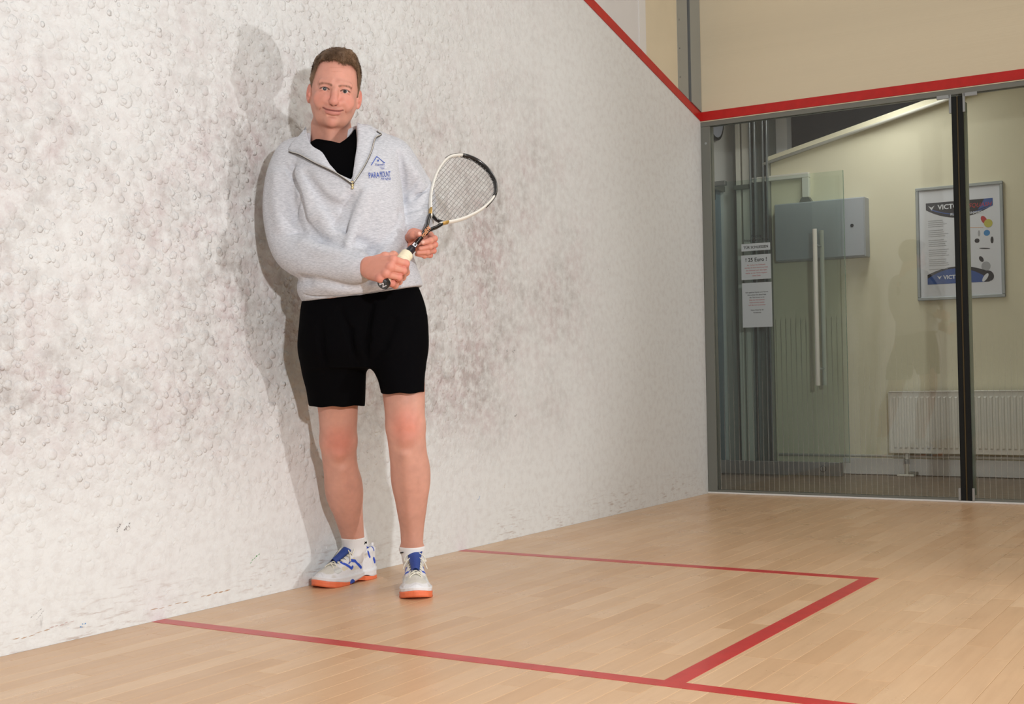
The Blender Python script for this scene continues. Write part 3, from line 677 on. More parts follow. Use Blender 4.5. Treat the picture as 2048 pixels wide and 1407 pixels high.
# ---- head (own frame: x right in the picture, -y forward, z up, origin between the ears at eye height)
def make_head():
    v = Vol((-.105, -.135, -.22), (.105, .13, .14), .0016); p = v.put
    p(ell((0, .016, .034), (.0745, .096, .080)))
    p(ell((0, .012, .066), (.060, .080, .046)), .02)
    p(ell((0, -.022, -.012), (.0665, .070, .078)), .02)
    p(ell((0, -.034, -.046), (.055, .052, .048)), .02)
    p(ell((0, -.054, -.074), (.034, .031, .027)), .016)
    p(ell((0, -.074, -.088), (.017, .013, .013)), .014)
    for s in (-1, 1):
        p(cone((s*.058, .002, -.03), (s*.034, -.042, -.076), .013, .013), .022)     # jaw line
        p(ell((s*.043, -.066, -.030), (.020, .017, .018)), .018)                     # cheeks
        p(cone((s*.012, -.0865, .0145), (s*.044, -.074, .0150), .0095, .0075), .012)    # brow
        p(ell((s*.0315, -.099, -.003), (.017, .016, .0100)), .010, 'cut')            # socket
        p(ell((s*.031, -.0725, -.003), (.0165, .0150, .0125)), .006)                 # lids
        p(ell((s*.0310, -.0905, -.0035), (.0138, .010, .0039), rot('Y', s*-4)), .0022, 'cut')
        p(ell((s*.0150, -.091, -.040), (.0088, .010, .0078)), .005)                    # nostril wings
        chain(v, catmull([(s*.0205, -.094, -.040), (s*.031, -.085, -.046), (s*.0395, -.076, -.058)], 4), [.0014]*9, .005, 'cut')
        p(cone((s*.030, -.083, -.033), (s*.040, -.073, -.044), .011, .010), .012)
    p(cone((0, -.0865, .006), (0, -.1075, -.036), .0085, .0115), .010)
    p(ell((0, -.1085, -.0380), (.0132, .0105, .0095)), .008)
    p(ell((0, -.0995, -.012), (.0085, .010, .012)), .008)
    for s in (-1, 1): p(ell((s*.0068, -.1055, -.0485), (.0042, .006, .0035)), .003, 'cut')
    p(ell((0, -.082, -.058), (.027, .016, .015)), .012)                              # muzzle
    ml = catmull([(-.0310, -.0825, -.0540), (-.019, -.0925, -.0590), (0, -.0965, -.0608), (.019, -.0925, -.0593), (.0310, -.0825, -.0545)], 4)
    chain(v, ml+np.array([0, .0015, .0035]), [.0012, .002, .003, .0035, .0038, .0040, .0042, .0042, .0038, .0042, .0042, .0040, .0038, .0035, .003, .002, .0012], .004)
    chain(v, ml[3:-3]*np.array([.85, 1, 1])+np.array([0, .0022, -.0050]), [.003, .004, .0048, .0052, .0055, .0055, .0055, .0052, .0048, .004, .003], .004)
    chain(v, ml+np.array([0, -.0030, 0]), [.0011]*len(ml), .0028, 'cut')
    p(cone((-.012, -.0885, -.0735), (.012, -.0885, -.0735), .003, .003), .007, 'cut')
    for s in (-1, 1):                                                                 # ears
        R = rot('Z', s*-22)@rot('X', -8)
        p(ell((s*.0785, .014, -.006), (.0065, .0175, .0265), R), .006)
        p(ell((s*.0850, .009, -.002), (.0055, .0100, .0155), R), .004, 'cut')
        p(ell((s*.0765, .006, -.027), (.0055, .007, .007)), .005)
        p(ell((s*.0775, -.001, -.012), (.004, .005, .006)), .004)
    p(cone((0, .020, -.075), (0, .046, -.22), .0585, .064), .022)                     # neck
    p(cone((0, -.030, -.115), (0, -.012, -.20), .016, .014), .02)
    for s in (-1, 1): p(cone((s*.05, .02, -.09), (s*.018, -.026, -.21), .011, .010), .016)
    V, Q = v.mesh()
    c = np.tile(L_((212, 153, 135)), (len(V), 1))
    def tint(mask, col, a): c[:] = c*(1-(mask*a)[:, None])+L_(col)*(mask*a)[:, None]
    X, Y, Z = V.T; front = sm(-Y, -.01, .05)
    for s in (-1, 1):
        d = np.linalg.norm((V-[s*.042, -.075, -.028])/[1, 1, .8], axis=1); tint(sm(-d, -.046, -.004), (214, 134, 116), .50)
    d = np.linalg.norm(V-[0, -.108, -.036], axis=1); tint(sm(-d, -.040, -.004), (208, 130, 116), .5)
    tint(sm(Z, .02, .05)*front*sm(-np.abs(X), -.05, -.0), (220, 158, 138), .5)
    tint(sm(-Z, .04, .058)*sm(-Z, -.14, -.10)*sm(-Y, -.03, .01), (186, 140, 120), .38)   # shaven jaw
    tint(sm(-np.abs(X), -.03, -.02)*sm(-np.abs(Z+.056), -.012, -.005)*front, (186, 134, 118), .5)
    tint(sm(-np.abs(X), -.024, -.004)*sm(-np.abs(Z+.092), -.02, -.006)*front, (210, 140, 124), .5)
    tint(sm(np.abs(X), .074, .08), (222, 138, 122), .8)
    dm = poly_d(V, ml+np.array([0, 0, -.001])); up = poly_d(V, ml[2:-2]+np.array([0, 0, .0035])); lo = poly_d(V, ml[3:-3]*[.85, 1, 1]+np.array([0, 0, -.0055]))
    tint(np.maximum(sm(-up, -.0048, -.0030), sm(-lo, -.0068, -.0045))*(Y < -.06), (192, 116, 110), .6)
    tint(sm(-poly_d(V, ml+np.array([0, -.0015, 0])), -.0026, -.0012), (112, 52, 50), .85)
    for s in (-1, 1):
        br = catmull([(s*.0120, -.096, .0075), (s*.024, -.095, .0102), (s*.040, -.086, .0112), (s*.050, -.078, .0080)], 5)
        db = poly_d(V*[1, .6, 1], br*[1, .6, 1]); tint(sm(-db, -.0048, -.0012)*(.6+.8*(vnoise(V*[1, 1, .4], 300, 2)+.5)), (112, 80, 60), .75)  # brow hair, painted darker to take in the shadow above the eyes
        lash_shade = catmull([(s*.0172, -.085, -.0035), (s*.024, -.088, .0004), (s*.033, -.088, .0012), (s*.0458, -.080, -.0028)], 5)
        dl = poly_d(V*[1, .4, 1], lash_shade*[1, .4, 1]); tint(sm(-dl, -.0028, -.0012), (80, 50, 40), .92)  # upper lashes together with the lid's shadow line, painted into the skin
        ls = lash_shade*[1, 1, 1]-np.array([0, 0, .0075]); tint(sm(-poly_d(V*[1, .4, 1], ls*[1, .4, 1]), -.0018, -.0006), (164, 100, 88), .5)
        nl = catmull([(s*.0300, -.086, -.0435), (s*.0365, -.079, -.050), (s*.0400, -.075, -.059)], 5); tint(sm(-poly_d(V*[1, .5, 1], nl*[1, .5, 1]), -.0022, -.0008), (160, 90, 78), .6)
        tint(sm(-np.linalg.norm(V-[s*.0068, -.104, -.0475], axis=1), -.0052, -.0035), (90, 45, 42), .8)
    for z, w in ((.048, .022), (.060, .03)): tint(sm(-np.abs(Z-z-.002*np.sin(X*90)), -.0016, 0)*sm(-np.abs(X), -w, -w*.5)*front, (190, 128, 108), .45)
    side = sm(Y, -.052, -.03)*sm(Z, .0, .05)*sm(np.abs(X), .05, .06); tint(side, (150, 112, 92), .5)
    V += (vnoise(V, 40, 3)*.0008)[:, None]*np.array([1, 1, 1])
    return V, Q, c
HC = at(669, 184, .005)                      # between the eyes, head centre depth
HR = rot('Z', 2)@rot('Y', 6.5)@rot('X', 4)
HS = np.array([1.0, 1.05, 1.13])
def to_head(P): return (HR@(np.asarray(P, float)*HS).T).T+HC+np.array([0, .02, 0])

# ---- arms, hands, legs of the one body mesh
RB0 = at(766, 567, -.220); _rt = at(963, 328, .250)
RAX = (_rt-RB0); RL = np.linalg.norm(RAX); RAX /= RL
_w = np.array([.787, 0, -.617]); RWV = _w-RAX*(_w@RAX); RWV /= np.linalg.norm(RWV); RNV = np.cross(RAX, RWV)
RNV = RNV if RNV[1] < 0 else -RNV
def rk(s, w=0., n=0.): return RB0+RAX*s*(RL/.685)+RWV*w+RNV*n
def finger(v, pts, r0=.0088, r1=.0072, k=.0030):
    n = len(pts); rr = np.linspace(r0, r1, n); chain(v, pts, rr, k)
    for q in pts[1:-1]: v.put(ell(q, (rr[0]*1.04,)*3), .003)
HY = .095
def atH(u, v, y): return at(u, v, y+HY)
def make_right_hand():
    v = Vol(atH(700, 600, -.40)+[-.02, 0, -.03], atH(850, 480, -.10)+[.02, 0, .03], .0015)
    W = atH(716, 534, -.205); 
    mcp = [atH(787, 519, -.322), atH(781, 534, -.332), atH(772, 547, -.330), atH(760, 557, -.320)]
    pip = [atH(811, 527, -.300), atH(806, 541, -.306), atH(797, 554, -.306), atH(784, 566, -.300)]
    dip = [rk(.112, .030, -.022), rk(.090, .031, -.024), rk(.068, .031, -.025), rk(.046, .030, -.024)]
    tip = [rk(.108, .008, -.034), rk(.088, .008, -.035), rk(.066, .008, -.036), rk(.046, .008, -.035)]
    chain(v, [atH(690, 535, -.18), W, atH(735, 535, -.235)], [.030, .0275, .027], .01)
    v.put(ell(W*.5+atH(735, 537, -.24)*.5, (.03, .021, .028)), .012)
    for i, (m, r) in enumerate(zip(mcp, (.0135, .0135, .013, .012))):
        st = atH(736, 524+7*i, -.255); v.put(cone(st, m, .0165, r), .014)
    v.put(cone(atH(742, 548, -.27), atH(762, 556, -.295), .014, .011), .012)
    for m in mcp: v.put(ell(m+np.array([-.001, -.004, .001]), (.0098,)*3), .008)
    for i in range(4):
        finger(v, [mcp[i], pip[i], dip[i], tip[i]], .0124-.0008*(i == 3)-.0003*i, .0088, .0030)
    for i in range(3):
        a = mcp[i]*.45+mcp[i+1]*.55; b = pip[i]*.5+pip[i+1]*.5; v.put(cone(a*.4+b*.6+[0, -.0085, 0], b+[.004, -.009, 0], .0012, .0016), .004, 'cut')
    th = [atH(744, 522, -.255), atH(770, 513, -.262), rk(.125, -.030, -.012), rk(.145, -.012, -.029)]
    finger(v, th, .0145, .0095, .006)
    for i in range(4):  # tendons
        v.put(cone(mcp[i]*.45+atH(738, 528+5*i, -.262)*.55+[0, -.010, 0], mcp[i]+[0, -.006, 0], .0032, .0045), .006)
    V, Q = v.mesh(); c = np.tile(L_((216, 150, 130)), (len(V), 1))
    for m in mcp+pip:
        d = np.linalg.norm(V-m, axis=1); a = sm(-d, -.022, -.008)[:, None]*.5; c = c*(1-a)+L_((214, 124, 112))*a
    dv = poly_d(V*[1, .3, 1], np.array([atH(735, 530, -.27), atH(752, 534, -.29), atH(770, 528, -.31), atH(778, 522, -.32)])*[1, .3, 1]); a = (sm(-dv, -.004, -.001)*.25)[:, None]; c = c*(1-a)+L_((172, 128, 130))*a
    return V, Q, c
def make_left_hand():
    v = Vol(atH(790, 560, -.30)+[-.02, 0, -.02], atH(895, 430, .06)+[.02, 0, .02], .0015)
    W = atH(832, 452, -.035)
    mcp = [atH(860, 470, -.118), atH(862, 481, -.108), atH(860, 492, -.100), atH(853, 501, -.095)]
    pip = [atH(869, 477, -.160), atH(870, 489, -.152), atH(867, 501, -.146), atH(860, 510, -.138)]
    dip = [atH(861, 481, -.190), atH(860, 493, -.184), atH(855, 504, -.178), atH(849, 511, -.166)]
    tip = [atH(846, 485, -.196), atH(841, 497, -.190), atH(836, 505, -.186), atH(834, 508, -.172)]
    chain(v, [atH(832, 435, .01), W, atH(832, 466, -.06)], [.029, .0265, .026], .01)
    for m in mcp: v.put(cone(atH(830, 472, -.075), m, .0175, .0125), .014)
    v.put(ell(atH(838, 486, -.10), (.026, .014, .028)), .014)
    for i in range(4): finger(v, [mcp[i], pip[i], dip[i], tip[i]], .0100-.0004*i, .0078-.0003*i, .0028)
    finger(v, [atH(822, 467, -.075), atH(819, 474, -.115), atH(827, 469, -.160), atH(838, 468, -.178)], .0135, .0085, .006)
    v.put(cone(atH(826, 466, -.08), atH(822, 494, -.10), .015, .012), .014)
    V, Q = v.mesh(); c = np.tile(L_((214, 146, 126)), (len(V), 1))
    for m in pip:
        d = np.linalg.norm(V-m, axis=1); a = sm(-d, -.018, -.006)[:, None]*.5; c = c*(1-a)+L_((214, 120, 108))*a
    for t, o in ((tip[0], [-.001, -.007, .001]), (atH(838, 468, -.178), [.002, -.006, .002])):
        d = np.linalg.norm((V-(t+o))/[1, 1, 1], axis=1); a = sm(-d, -.0065, -.005)[:, None]*.7; c = c*(1-a)+L_((240, 196, 180))*a
    return V, Q, c
# right leg = picture left, stands further back by the wall
YA, YK, YH = .30, .235, .12
RLEG = [(at(662, 650, YH), .076), (at(671, 760, .165), .066), (at(676, 818, .20), .0615), (at(677, 880, YK), .0560), (at(680, 925, .27), .0535), (at(688, 975, .305), .0565), (at(696, 1022, .345), .0465), (at(704, 1062, .38), .0370), (at(708, 1090, .40), .0320), (at(709, 1118, .40), .0265)]
LLEG = [(at(790, 645, .09), .078), (at(803, 740, .075), .068), (at(808, 790, .055), .0630), (at(811, 850, .060), .0585), (at(815, 895, .08), .0565), (at(821, 950, .11), .0575), (at(823, 1005, .14), .0480), (at(824, 1055, .16), .0355), (at(824, 1090, .17), .0312), (at(825, 1125, .17), .0265)]
def make_legs():
    out = []
    for L, s, kn in ((RLEG, -1, 3), (LLEG, 1, 3)):
        P = np.array([p for p, r in L]); lo = P.min(0)-.11; hi = P.max(0)+.11; hi[2] = L[0][0][2]+.10
        v = Vol(lo, hi, .003); pts = catmull([np.append(p, r) for p, r in L], 3)
        chain(v, pts[:, :3], pts[:, 3], .012)
        kp = L[kn][0]; r = L[kn][1]
        v.put(ell(kp+[.0, -r*.62, .012], (.027, .022, .030)), .022)
        v.put(ell(kp+[-.002, -r*.60, -.038], (.018, .018, .018)), .022)
        for q in (-1, 1): v.put(ell(kp+[q*.036, -r*.2, -.004], (.022, .026, .034)), .02)
        cp = L[5][0]; v.put(ell(cp+[s*.014, .022, .012], (.043, .042, .085)), .03); v.put(ell(cp+[-s*.012, .018, .0], (.040, .040, .075)), .03)
        ap = L[8][0]; v.put(cone(L[4][0]+[s*-.008, -.047, -.02], ap+[0, -.026, .02], .010, .008), .025)
        for q in (-1, 1): v.put(ell(ap+[q*.028, .004, -.01], (.012, .014, .014)), .012)
        V, Q = v.mesh(); c = np.tile(L_((210, 157, 139)), (len(V), 1))
        d = np.linalg.norm((V-(kp+[0, -.05, 0]))/[1, 1, 1.3], axis=1); a = sm(-d, -.07, -.015)[:, None]*.6; c = c*(1-a)+L_((212, 128, 110))*a
        n = vnoise(V, 30, 4)+.6*vnoise(V, 70, 5); c *= (1+.12*n)[:, None]
        shin = .6*sm(-np.linalg.norm((V-L[6][0])/[1, 1, 3.2], axis=1), -.07, -.03)[:, None]*.35; c = c*(1-shin)+L_((176, 126, 104))*shin
        out.append((V, Q, c))
    return out
def core():   # arms under the sleeves, trunk and hips, so that the body is one figure
    v = Vol((-.40, -.36, .66), (.45, .33, 1.50), .006)
    v.put(loft([(.78, .02, .08, .13, .085), (.9, .01, .07, .145, .095), (1.05, .0, .05, .135, .09), (1.22, -.005, .045, .14, .08), (1.32, -.01, .055, .11, .055), (1.38, -.015, .06, .07, .045)]), .02)
    for L, w in ((SLR, at(716, 534, -.110)), (SLL, at(832, 452, .060))):
        P = [p for p, r in L]; chain(v, P[:-1]+[w], [r*.68 for p, r in L[:-1]]+[.0275], .02)
    V, Q = v.mesh(); return V, Q, np.tile(L_((206, 150, 124)), (len(V), 1))
SLR = [(at(594, 318, .075), .060), (at(578, 360, .070), .0635), (at(571, 420, .060), .0610), (at(578, 470, .040), .0575), (at(592, 503, .015), .0565), (at(625, 517, -.030), .0535), (at(670, 528, -.070), .0470), (at(705, 533, -.100), .0400), (at(724, 535, -.115), .0340)]
SLL = [(at(778, 318, .075), .0600), (at(795, 340, .095), .0600), (at(815, 370, .115), .0560), (at(828, 392, .130), .0540), (at(833, 415, .110), .0490), (at(833, 440, .075), .0420), (at(832, 460, .045), .0350)]

person_parts = []
hv, hq, hc = make_head(); hv = to_head(hv)
parts = [(hv, hq, hc), make_right_hand(), make_left_hand()]+make_legs()+[core()]
nv = 0; VV, QQ, CC = [], [], []
for V, Q, c in parts: VV.append(V); QQ.append(Q+nv); CC.append(c); nv += len(V)
person = vmesh('person', np.concatenate(VV), np.concatenate(QQ), SKIN, None, np.concatenate(CC))
person.matrix_world = PM
tag(person, 'man in grey quarter-zip sweatshirt and black shorts by the white wall holding a racket', 'person')

# ---- eyes
def eyeball(c, look):
    n, m = 28, 40; V = []; col = []
    R = .0118
    for i in range(n+1):
        th = math.pi*i/n
        for j in range(m):
            ph = 2*math.pi*j/m; V.append((R*math.sin(th)*math.cos(ph), -R*math.cos(th), R*math.sin(th)*math.sin(ph)))
            a = math.degrees(th)
            col.append(L_((14, 14, 16)) if a < 13 else L_((66, 74, 82)) if a < 25 else L_((34, 38, 42)) if a < 30 else L_((205, 192, 186)))
    V = np.array(V); V[:, 1] -= .0008*np.exp(-(np.hypot(V[:, 0], V[:, 2])/.005)**2)
    Q = np.array([(i*m+j, i*m+(j+1) % m, (i+1)*m+(j+1) % m, (i+1)*m+j) for i in range(n) for j in range(m)])
    V = (rot('Z', look[0])@rot('X', look[1])@V.T).T
    return to_head(V+np.array(c)), Q, np.array(col)
EYE = mat('eye', rough=.06, spec=.8, attr=True)
for s in (-1, 1):
    V, Q, c = eyeball((s*.0310, -.0752, -.0030), (-2, -1)); vmesh('eye', V, Q, EYE, person, c)

# ---- hair
HAIR = mat('short_brown_hair', rough=.55, spec=.3, attr=True)
def make_hair():
    v = Vol((-.10, -.115, -.10), (.10, .135, .155), .002)
    v.put(ell((0, .018, .036), (.0795, .102, .086)), .01)
    v.put(ell((0, .010, .074), (.0645, .086, .0455)), .02)
    v.put(ell((.012, -.040, .096), (.045, .036, .022)), .02)
    v.put((lambda X, Y, Z: np.maximum((((np.abs(X)/.0665)**3.6+(np.abs(Z-.012)/(.0700+.004*np.sin(X*95+1.2)-.010*np.exp(-((X-.012)/.016)**2)))**3.6)**(1/3.6)-1)*.06, Y+.018+.25*(Z-.03)), (-.068, -.115, -.06), (.068, .0, .085)), .005, 'cut')
    v.put((lambda X, Y, Z: np.maximum(Z-.012+0*X, Y+.012+.2*Z+0*X), (-.10, -.115, -.10), (.10, -.0, .012)), .006, 'cut')
    for s in (-1, 1): v.put(ell((s*.044, -.086, .080), (.018, .026, .016)), .008, 'cut')
    v.put(ell((0, -.02, -.125), (.2, .2, .095)), .01, 'cut')
    V, Q = v.mesh()
    return V, Q
HV, HQ = make_hair()
def hair_colour(P, k):
    t = (vnoise(P, 30, 8)+.5)[:, None]; base = L_((84, 64, 48))*(1-t)+L_((142, 112, 84))*t
    side = (sm(np.abs(P[:, 0]), .055, .075)*sm(-P[:, 2], -.06, .02))[:, None]*.45; base = base*(1-side)+L_((132, 108, 88))*side
    return base*k
hair = vmesh('hair', to_head(HV+((vnoise(HV*[1, .6, 1], 60, 9)*1.3+.8*vnoise(HV*[1, .4, 1], 130, 10))*.0052)[:, None]*(HV-[0, .02, .03])/np.linalg.norm(HV-[0, .02, .03], axis=1)[:, None]), HQ, HAIR, person, hair_colour(HV, .9))
# strands
fa, fb, fc_ = HV[HQ[:, 0]], HV[HQ[:, 1]], HV[HQ[:, 2]]
nrm = (fa+fb+fc_)/3-np.array([0, .02, .03]); nrm /= np.linalg.norm(nrm, axis=1)[:, None]
cen = (fa+fc_)/2; okm = (np.linalg.norm((cen-[0, .016, .034])/[.0745, .096, .080], axis=1) > 1.0) & (np.linalg.norm((cen-[0, .012, .066])/[.060, .080, .046], axis=1) > 1.0)
ci = np.where(okm)[0]; pick = RNG.choice(ci, 15000)
p0 = cen[pick]+RNG.normal(0, .001, (15000, 3)); N0 = nrm[pick]
comb = np.array([.25, -1., .0])+RNG.normal(0, .38, (15000, 3)); comb -= N0*(comb*N0).sum(1)[:, None]; comb /= np.linalg.norm(comb, axis=1)[:, None]
down = sm(-p0[:, 2], -.075, -.02)[:, None]; dn = np.array([0, .15, -1.])-N0*(N0@np.array([0, .15, -1.]))[:, None]; dn /= np.linalg.norm(dn, axis=1)[:, None]
dirv = comb*(1-down)+dn*down; ln = (.011*(1-down)+.005*down)*RNG.uniform(.6, 1.25, (15000, 1)); lift = .55*(1-down)+.12*down
side = np.cross(N0, dirv); side /= np.linalg.norm(side, axis=1)[:, None]; wd = .00042
q0 = p0-N0*.001; q1 = q0+(dirv+N0*lift)*ln*.55; q2 = q1+(dirv+N0*lift*.1+RNG.normal(0, .2, (15000, 3)))*ln*.5
SV = np.stack([q0-side*wd, q0+side*wd, q1+side*wd*.8, q1-side*wd*.8, q2], 1).reshape(-1, 3)
b5 = np.arange(15000)[:, None]*5
ST = np.concatenate([b5+[0, 1, 2], b5+[0, 2, 3], b5+[3, 2, 4]])
sc_ = np.repeat(hair_colour(p0, 1.)*RNG.uniform(.6, 1.5, (15000, 1)), 5, 0)
o = vmesh('hair_strands', to_head(SV), ST, HAIR, hair, sc_, True, 'stuff')

# ---- sweatshirt
def heather():
    m = bpy.data.materials.new('grey_marl_sweat'); m.use_nodes = True; g = NT(m); b = m.node_tree.nodes['Principled BSDF']
    tc = g.n('TexCoord').outputs['Object']; mp = g.n('Mapping'); mp.inputs['Scale'].default_value = (70, 70, 420); mp.inputs['Rotation'].default_value = (0, .06, 0); g.put(tc, mp.inputs[0])
    n = g.noise(mp.outputs[0], 1.2, 4, .7); c = g.mix(g.rng(n, .36, .62), lin((180, 183, 190)), lin((211, 213, 219)))
    mp2 = g.n('Mapping'); mp2.inputs['Scale'].default_value = (130, 130, 900); g.put(tc, mp2.inputs[0])
    n2 = g.noise(mp2.outputs[0], 1.3, 3, .7); c = g.mix(g.rng(n2, .60, .72, 0., .5), c, lin((160, 162, 168)))
    g.put(c, b.inputs['Base Color']); b.inputs['Roughness'].default_value = .85; b.inputs['Specular IOR Level'].default_value = .15; b.inputs['Sheen Weight'].default_value = .15
    bp = g.n('Bump'); bp.inputs['Distance'].default_value = .0006; bp.inputs['Strength'].default_value = .5
    g.put(g.m('ADD', n, g.m('MULTIPLY', g.noise(tc, 45, 4), 2.)), bp.inputs['Height']); g.put(bp.outputs[0], b.inputs['Normal']); return m
MARL = heather()
def ring(v, ul, ur, cy, ry):
    a, b = at(ul, v, cy), at(ur, v, cy); return ((a[2]+b[2])/2, (a[0]+b[0])/2, cy, (b[0]-a[0])/2, ry)
TR = [ring(262, 640, 728, .045, .060), ring(285, 612, 772, .05, .080), ring(310, 590, 796, .045, .100), ring(350, 585, 801, .035, .118), ring(400, 587, 806, .03, .124), ring(450, 592, 812, .035, .124),
      ring(500, 597, 822, .045, .126), ring(540, 599, 836, .055, .130), ring(570, 598, 845, .062, .130), ring(590, 600, 842, .065, .122), ring(608, 607, 838, .068, .112), ring(625, 612, 832, .068, .108)]
OPEN = [(611, 232), (614, 262), (617, 275), (627, 293), (648, 308), (660, 330), (676, 349), (702, 361), (707, 350), (709, 320), (713, 296), (714, 275), (712, 246), (713, 222)]
OP = np.array([at(u, v, -.06)[[0, 2]] for u, v in OPEN])
def poly2(X, Z):
    d = None; n = len(OP); ins = np.zeros(np.broadcast(X, Z).shape, bool)
    for i in range(n):
        a, b = OP[i], OP[(i+1) % n]; e = b-a; h = np.clip(((X-a[0])*e[0]+(Z-a[1])*e[1])/(e@e), 0, 1)
        q = np.sqrt((X-a[0]-h*e[0])**2+(Z-a[1]-h*e[1])**2); d = q if d is None else np.minimum(d, q)
        ins ^= ((a[1] > Z) != (b[1] > Z)) & (X < (b[0]-a[0])*(Z-a[1])/(b[1]-a[1]+1e-9)+a[0])
    return np.where(ins, -d, d)
SH = Vol((-.36, -.33, .86), (.36, .25, 1.53), .0034)
SH.put(loft(TR, 2.35), .01)
for L in (SLR, SLL):
    pts = catmull([np.append(p, r) for p, r in L], 3); w0 = 1 if L is SLR else 1
    chain(SH, pts[:, :3], pts[:, 3], .030 if L is SLL else .028)
SH.put(cone(at(640, 292, .05), at(590, 318, .07), .052, .056), .03); SH.put(cone(at(728, 280, .05), at(782, 312, .07), .050, .056), .03)
SH.put(ell(at(700, 575, .035), (.155, .118, .04)), .03)   # blouson roll above the hem
def surf_y(x, z, a=None):   # front surface depth of the sweatshirt at (x, z)
    i = int(round((x-SH.lo[0])/SH.h)); k = int(round((z-SH.lo[2])/SH.h)); i = min(max(i, 0), SH.n[0]-1); k = min(max(k, 0), SH.n[2]-1)
    colm = (SHF if a is None else a)[i, :, k]; j = np.argmax(colm < 0)
    if colm[j] >= 0: return None
    if j == 0: return SH.lo[1]
    t = colm[j-1]/(colm[j-1]-colm[j]); return SH.lo[1]+SH.h*(j-1+t)
def s_at(u, v, off=0.):
    p = at(u, v, -.05)
    for _ in range(3):
        q = surf_y(p[0], p[2], SH.a)
        if q is None: break
        p = at(u, v, q+off)
    return p
def wr(pts, r=.006, k=.008):
    P = catmull([s_at(*q[:2]) for q in pts], 4); n = len(P); SH.put(multi(P, r*(.25+.75*np.sin(np.linspace(.25, math.pi-.1, n)))), k, 'cut')
def rdg(pts, r=.010, k=.03):
    P = catmull([s_at(q[0], q[1], r*.45) for q in pts], 4); n = len(P); SH.put(multi(P, r*(.4+.6*np.sin(np.linspace(.2, math.pi-.2, n)))), k)
for q in ([(650, 410), (700, 470), (755, 505)], [(800, 430), (775, 480), (740, 512)], [(720, 385), (690, 430), (655, 470)], [(610, 555), (660, 568), (730, 577)], [(812, 500), (780, 540), (740, 565)], [(610, 350), (650, 400), (690, 415)], [(702, 392), (696, 440), (702, 490)]):
    wr(q, .008, .030)
for q in ([(730, 385), (715, 440), (690, 500)], [(790, 440), (770, 500), (745, 545)], [(640, 430), (668, 472), (720, 500)], [(640, 562), (690, 575), (750, 572)], [(600, 345), (612, 385), (622, 430)], [(556, 350), (556, 400), (562, 450)], [(670, 505), (640, 500), (610, 486)], [(815, 330), (828, 350), (840, 372)]):
    rdg(q, .011, .035)
wr([(586, 330), (589, 360), (598, 388), (607, 422), (614, 446)], .0105, .012)
wr([(572, 330), (580, 345), (590, 362)], .0045, .009)
wr([(619, 452), (628, 466), (638, 480), (652, 487)], .0075, .016)
wr([(580, 468), (598, 465), (616, 466)], .0045, .006)
wr([(642, 482), (680, 492), (718, 508)], .006, .02)
wr([(600, 398), (592, 425), (590, 450)], .004, .014)
wr([(799, 305), (804, 340), (807, 375), (809, 400)], .0100, .012)
wr([(806, 405), (828, 395), (858, 376)], .0050, .012)
wr([(811, 425), (835, 416), (860, 410)], .005, .012)
wr([(808, 388), (822, 378), (836, 360)], .004, .012)
wr([(745, 590), (752, 580), (764, 574)], .003, .008); wr([(768, 588), (776, 576), (790, 572)], .003, .008); wr([(725, 592), (730, 583), (738, 578)], .003, .008)
wr([(608, 589), (660, 593), (710, 592), (770, 581), (836, 563)], .0032, .006)
# hem plane, opening, hollow
ha, hb = at(604, 604, .06), at(842, 573, .06); hn = np.array([-(hb-ha)[2], 0, (hb-ha)[0]])
SH.put((lambda X, Y, Z: ((X-ha[0])*hn[0]+(Z-ha[2])*hn[2])/np.linalg.norm(hn)+.006*np.sin(np.clip((X-ha[0])/(hb-ha)[0], 0, 1)*math.pi), (-.36, -.33, .84), (.36, .25, 1.1)), .004, 'cut')
SH.put((lambda X, Y, Z: np.maximum(poly2(X, Z)+0*Y, np.maximum(Y-.03, Z-1.6)+0*X), (OP[:, 0].min(), -.33, OP[:, 1].min()), (OP[:, 0].max(), .03, 1.53)), .004, 'cut')
NC = to_head(np.array([[0, .035, -.16]]))[0]
SH.put(cone(NC-[0, 0, .06], NC+[0, 0, .2], .066, .070), .006, 'cut')
SH.put(cone(SLR[-1][0]+(SLR[-1][0]-SLR[-2][0])*.15, SLR[-1][0]+(SLR[-1][0]-SLR[-2][0])*2, .027, .027), .003, 'cut')
SHF = SH.a
V, Q = SH.mesh()
V = V+(vnoise(V, 14, 11)*.0035+vnoise(V, 32, 12)*.0015)[:, None]*np.array([.4, 1, .4])
shirt = vmesh('sweatshirt', V, Q, MARL, person)
shirt['label'] = 'pale grey marl quarter-zip sweatshirt'
# rib hem and cuffs seams
def on_shirt(u, v, off=.002, y=-.09):
    p = at(u, v, y)
    for _ in range(3):
        s = surf_y(p[0], p[2])
        if s is None: break
        p = at(u, v, s-off)
    return p
MB().tube([on_shirt(u, v, -.0006, -.06) for u, v in [(612, 588), (640, 590), (680, 591), (720, 589), (760, 582), (800, 573), (832, 565)]], .0012, 6).build('hem_seam', mat('seam_grey', lin((150, 152, 158)), .9), shirt, True)
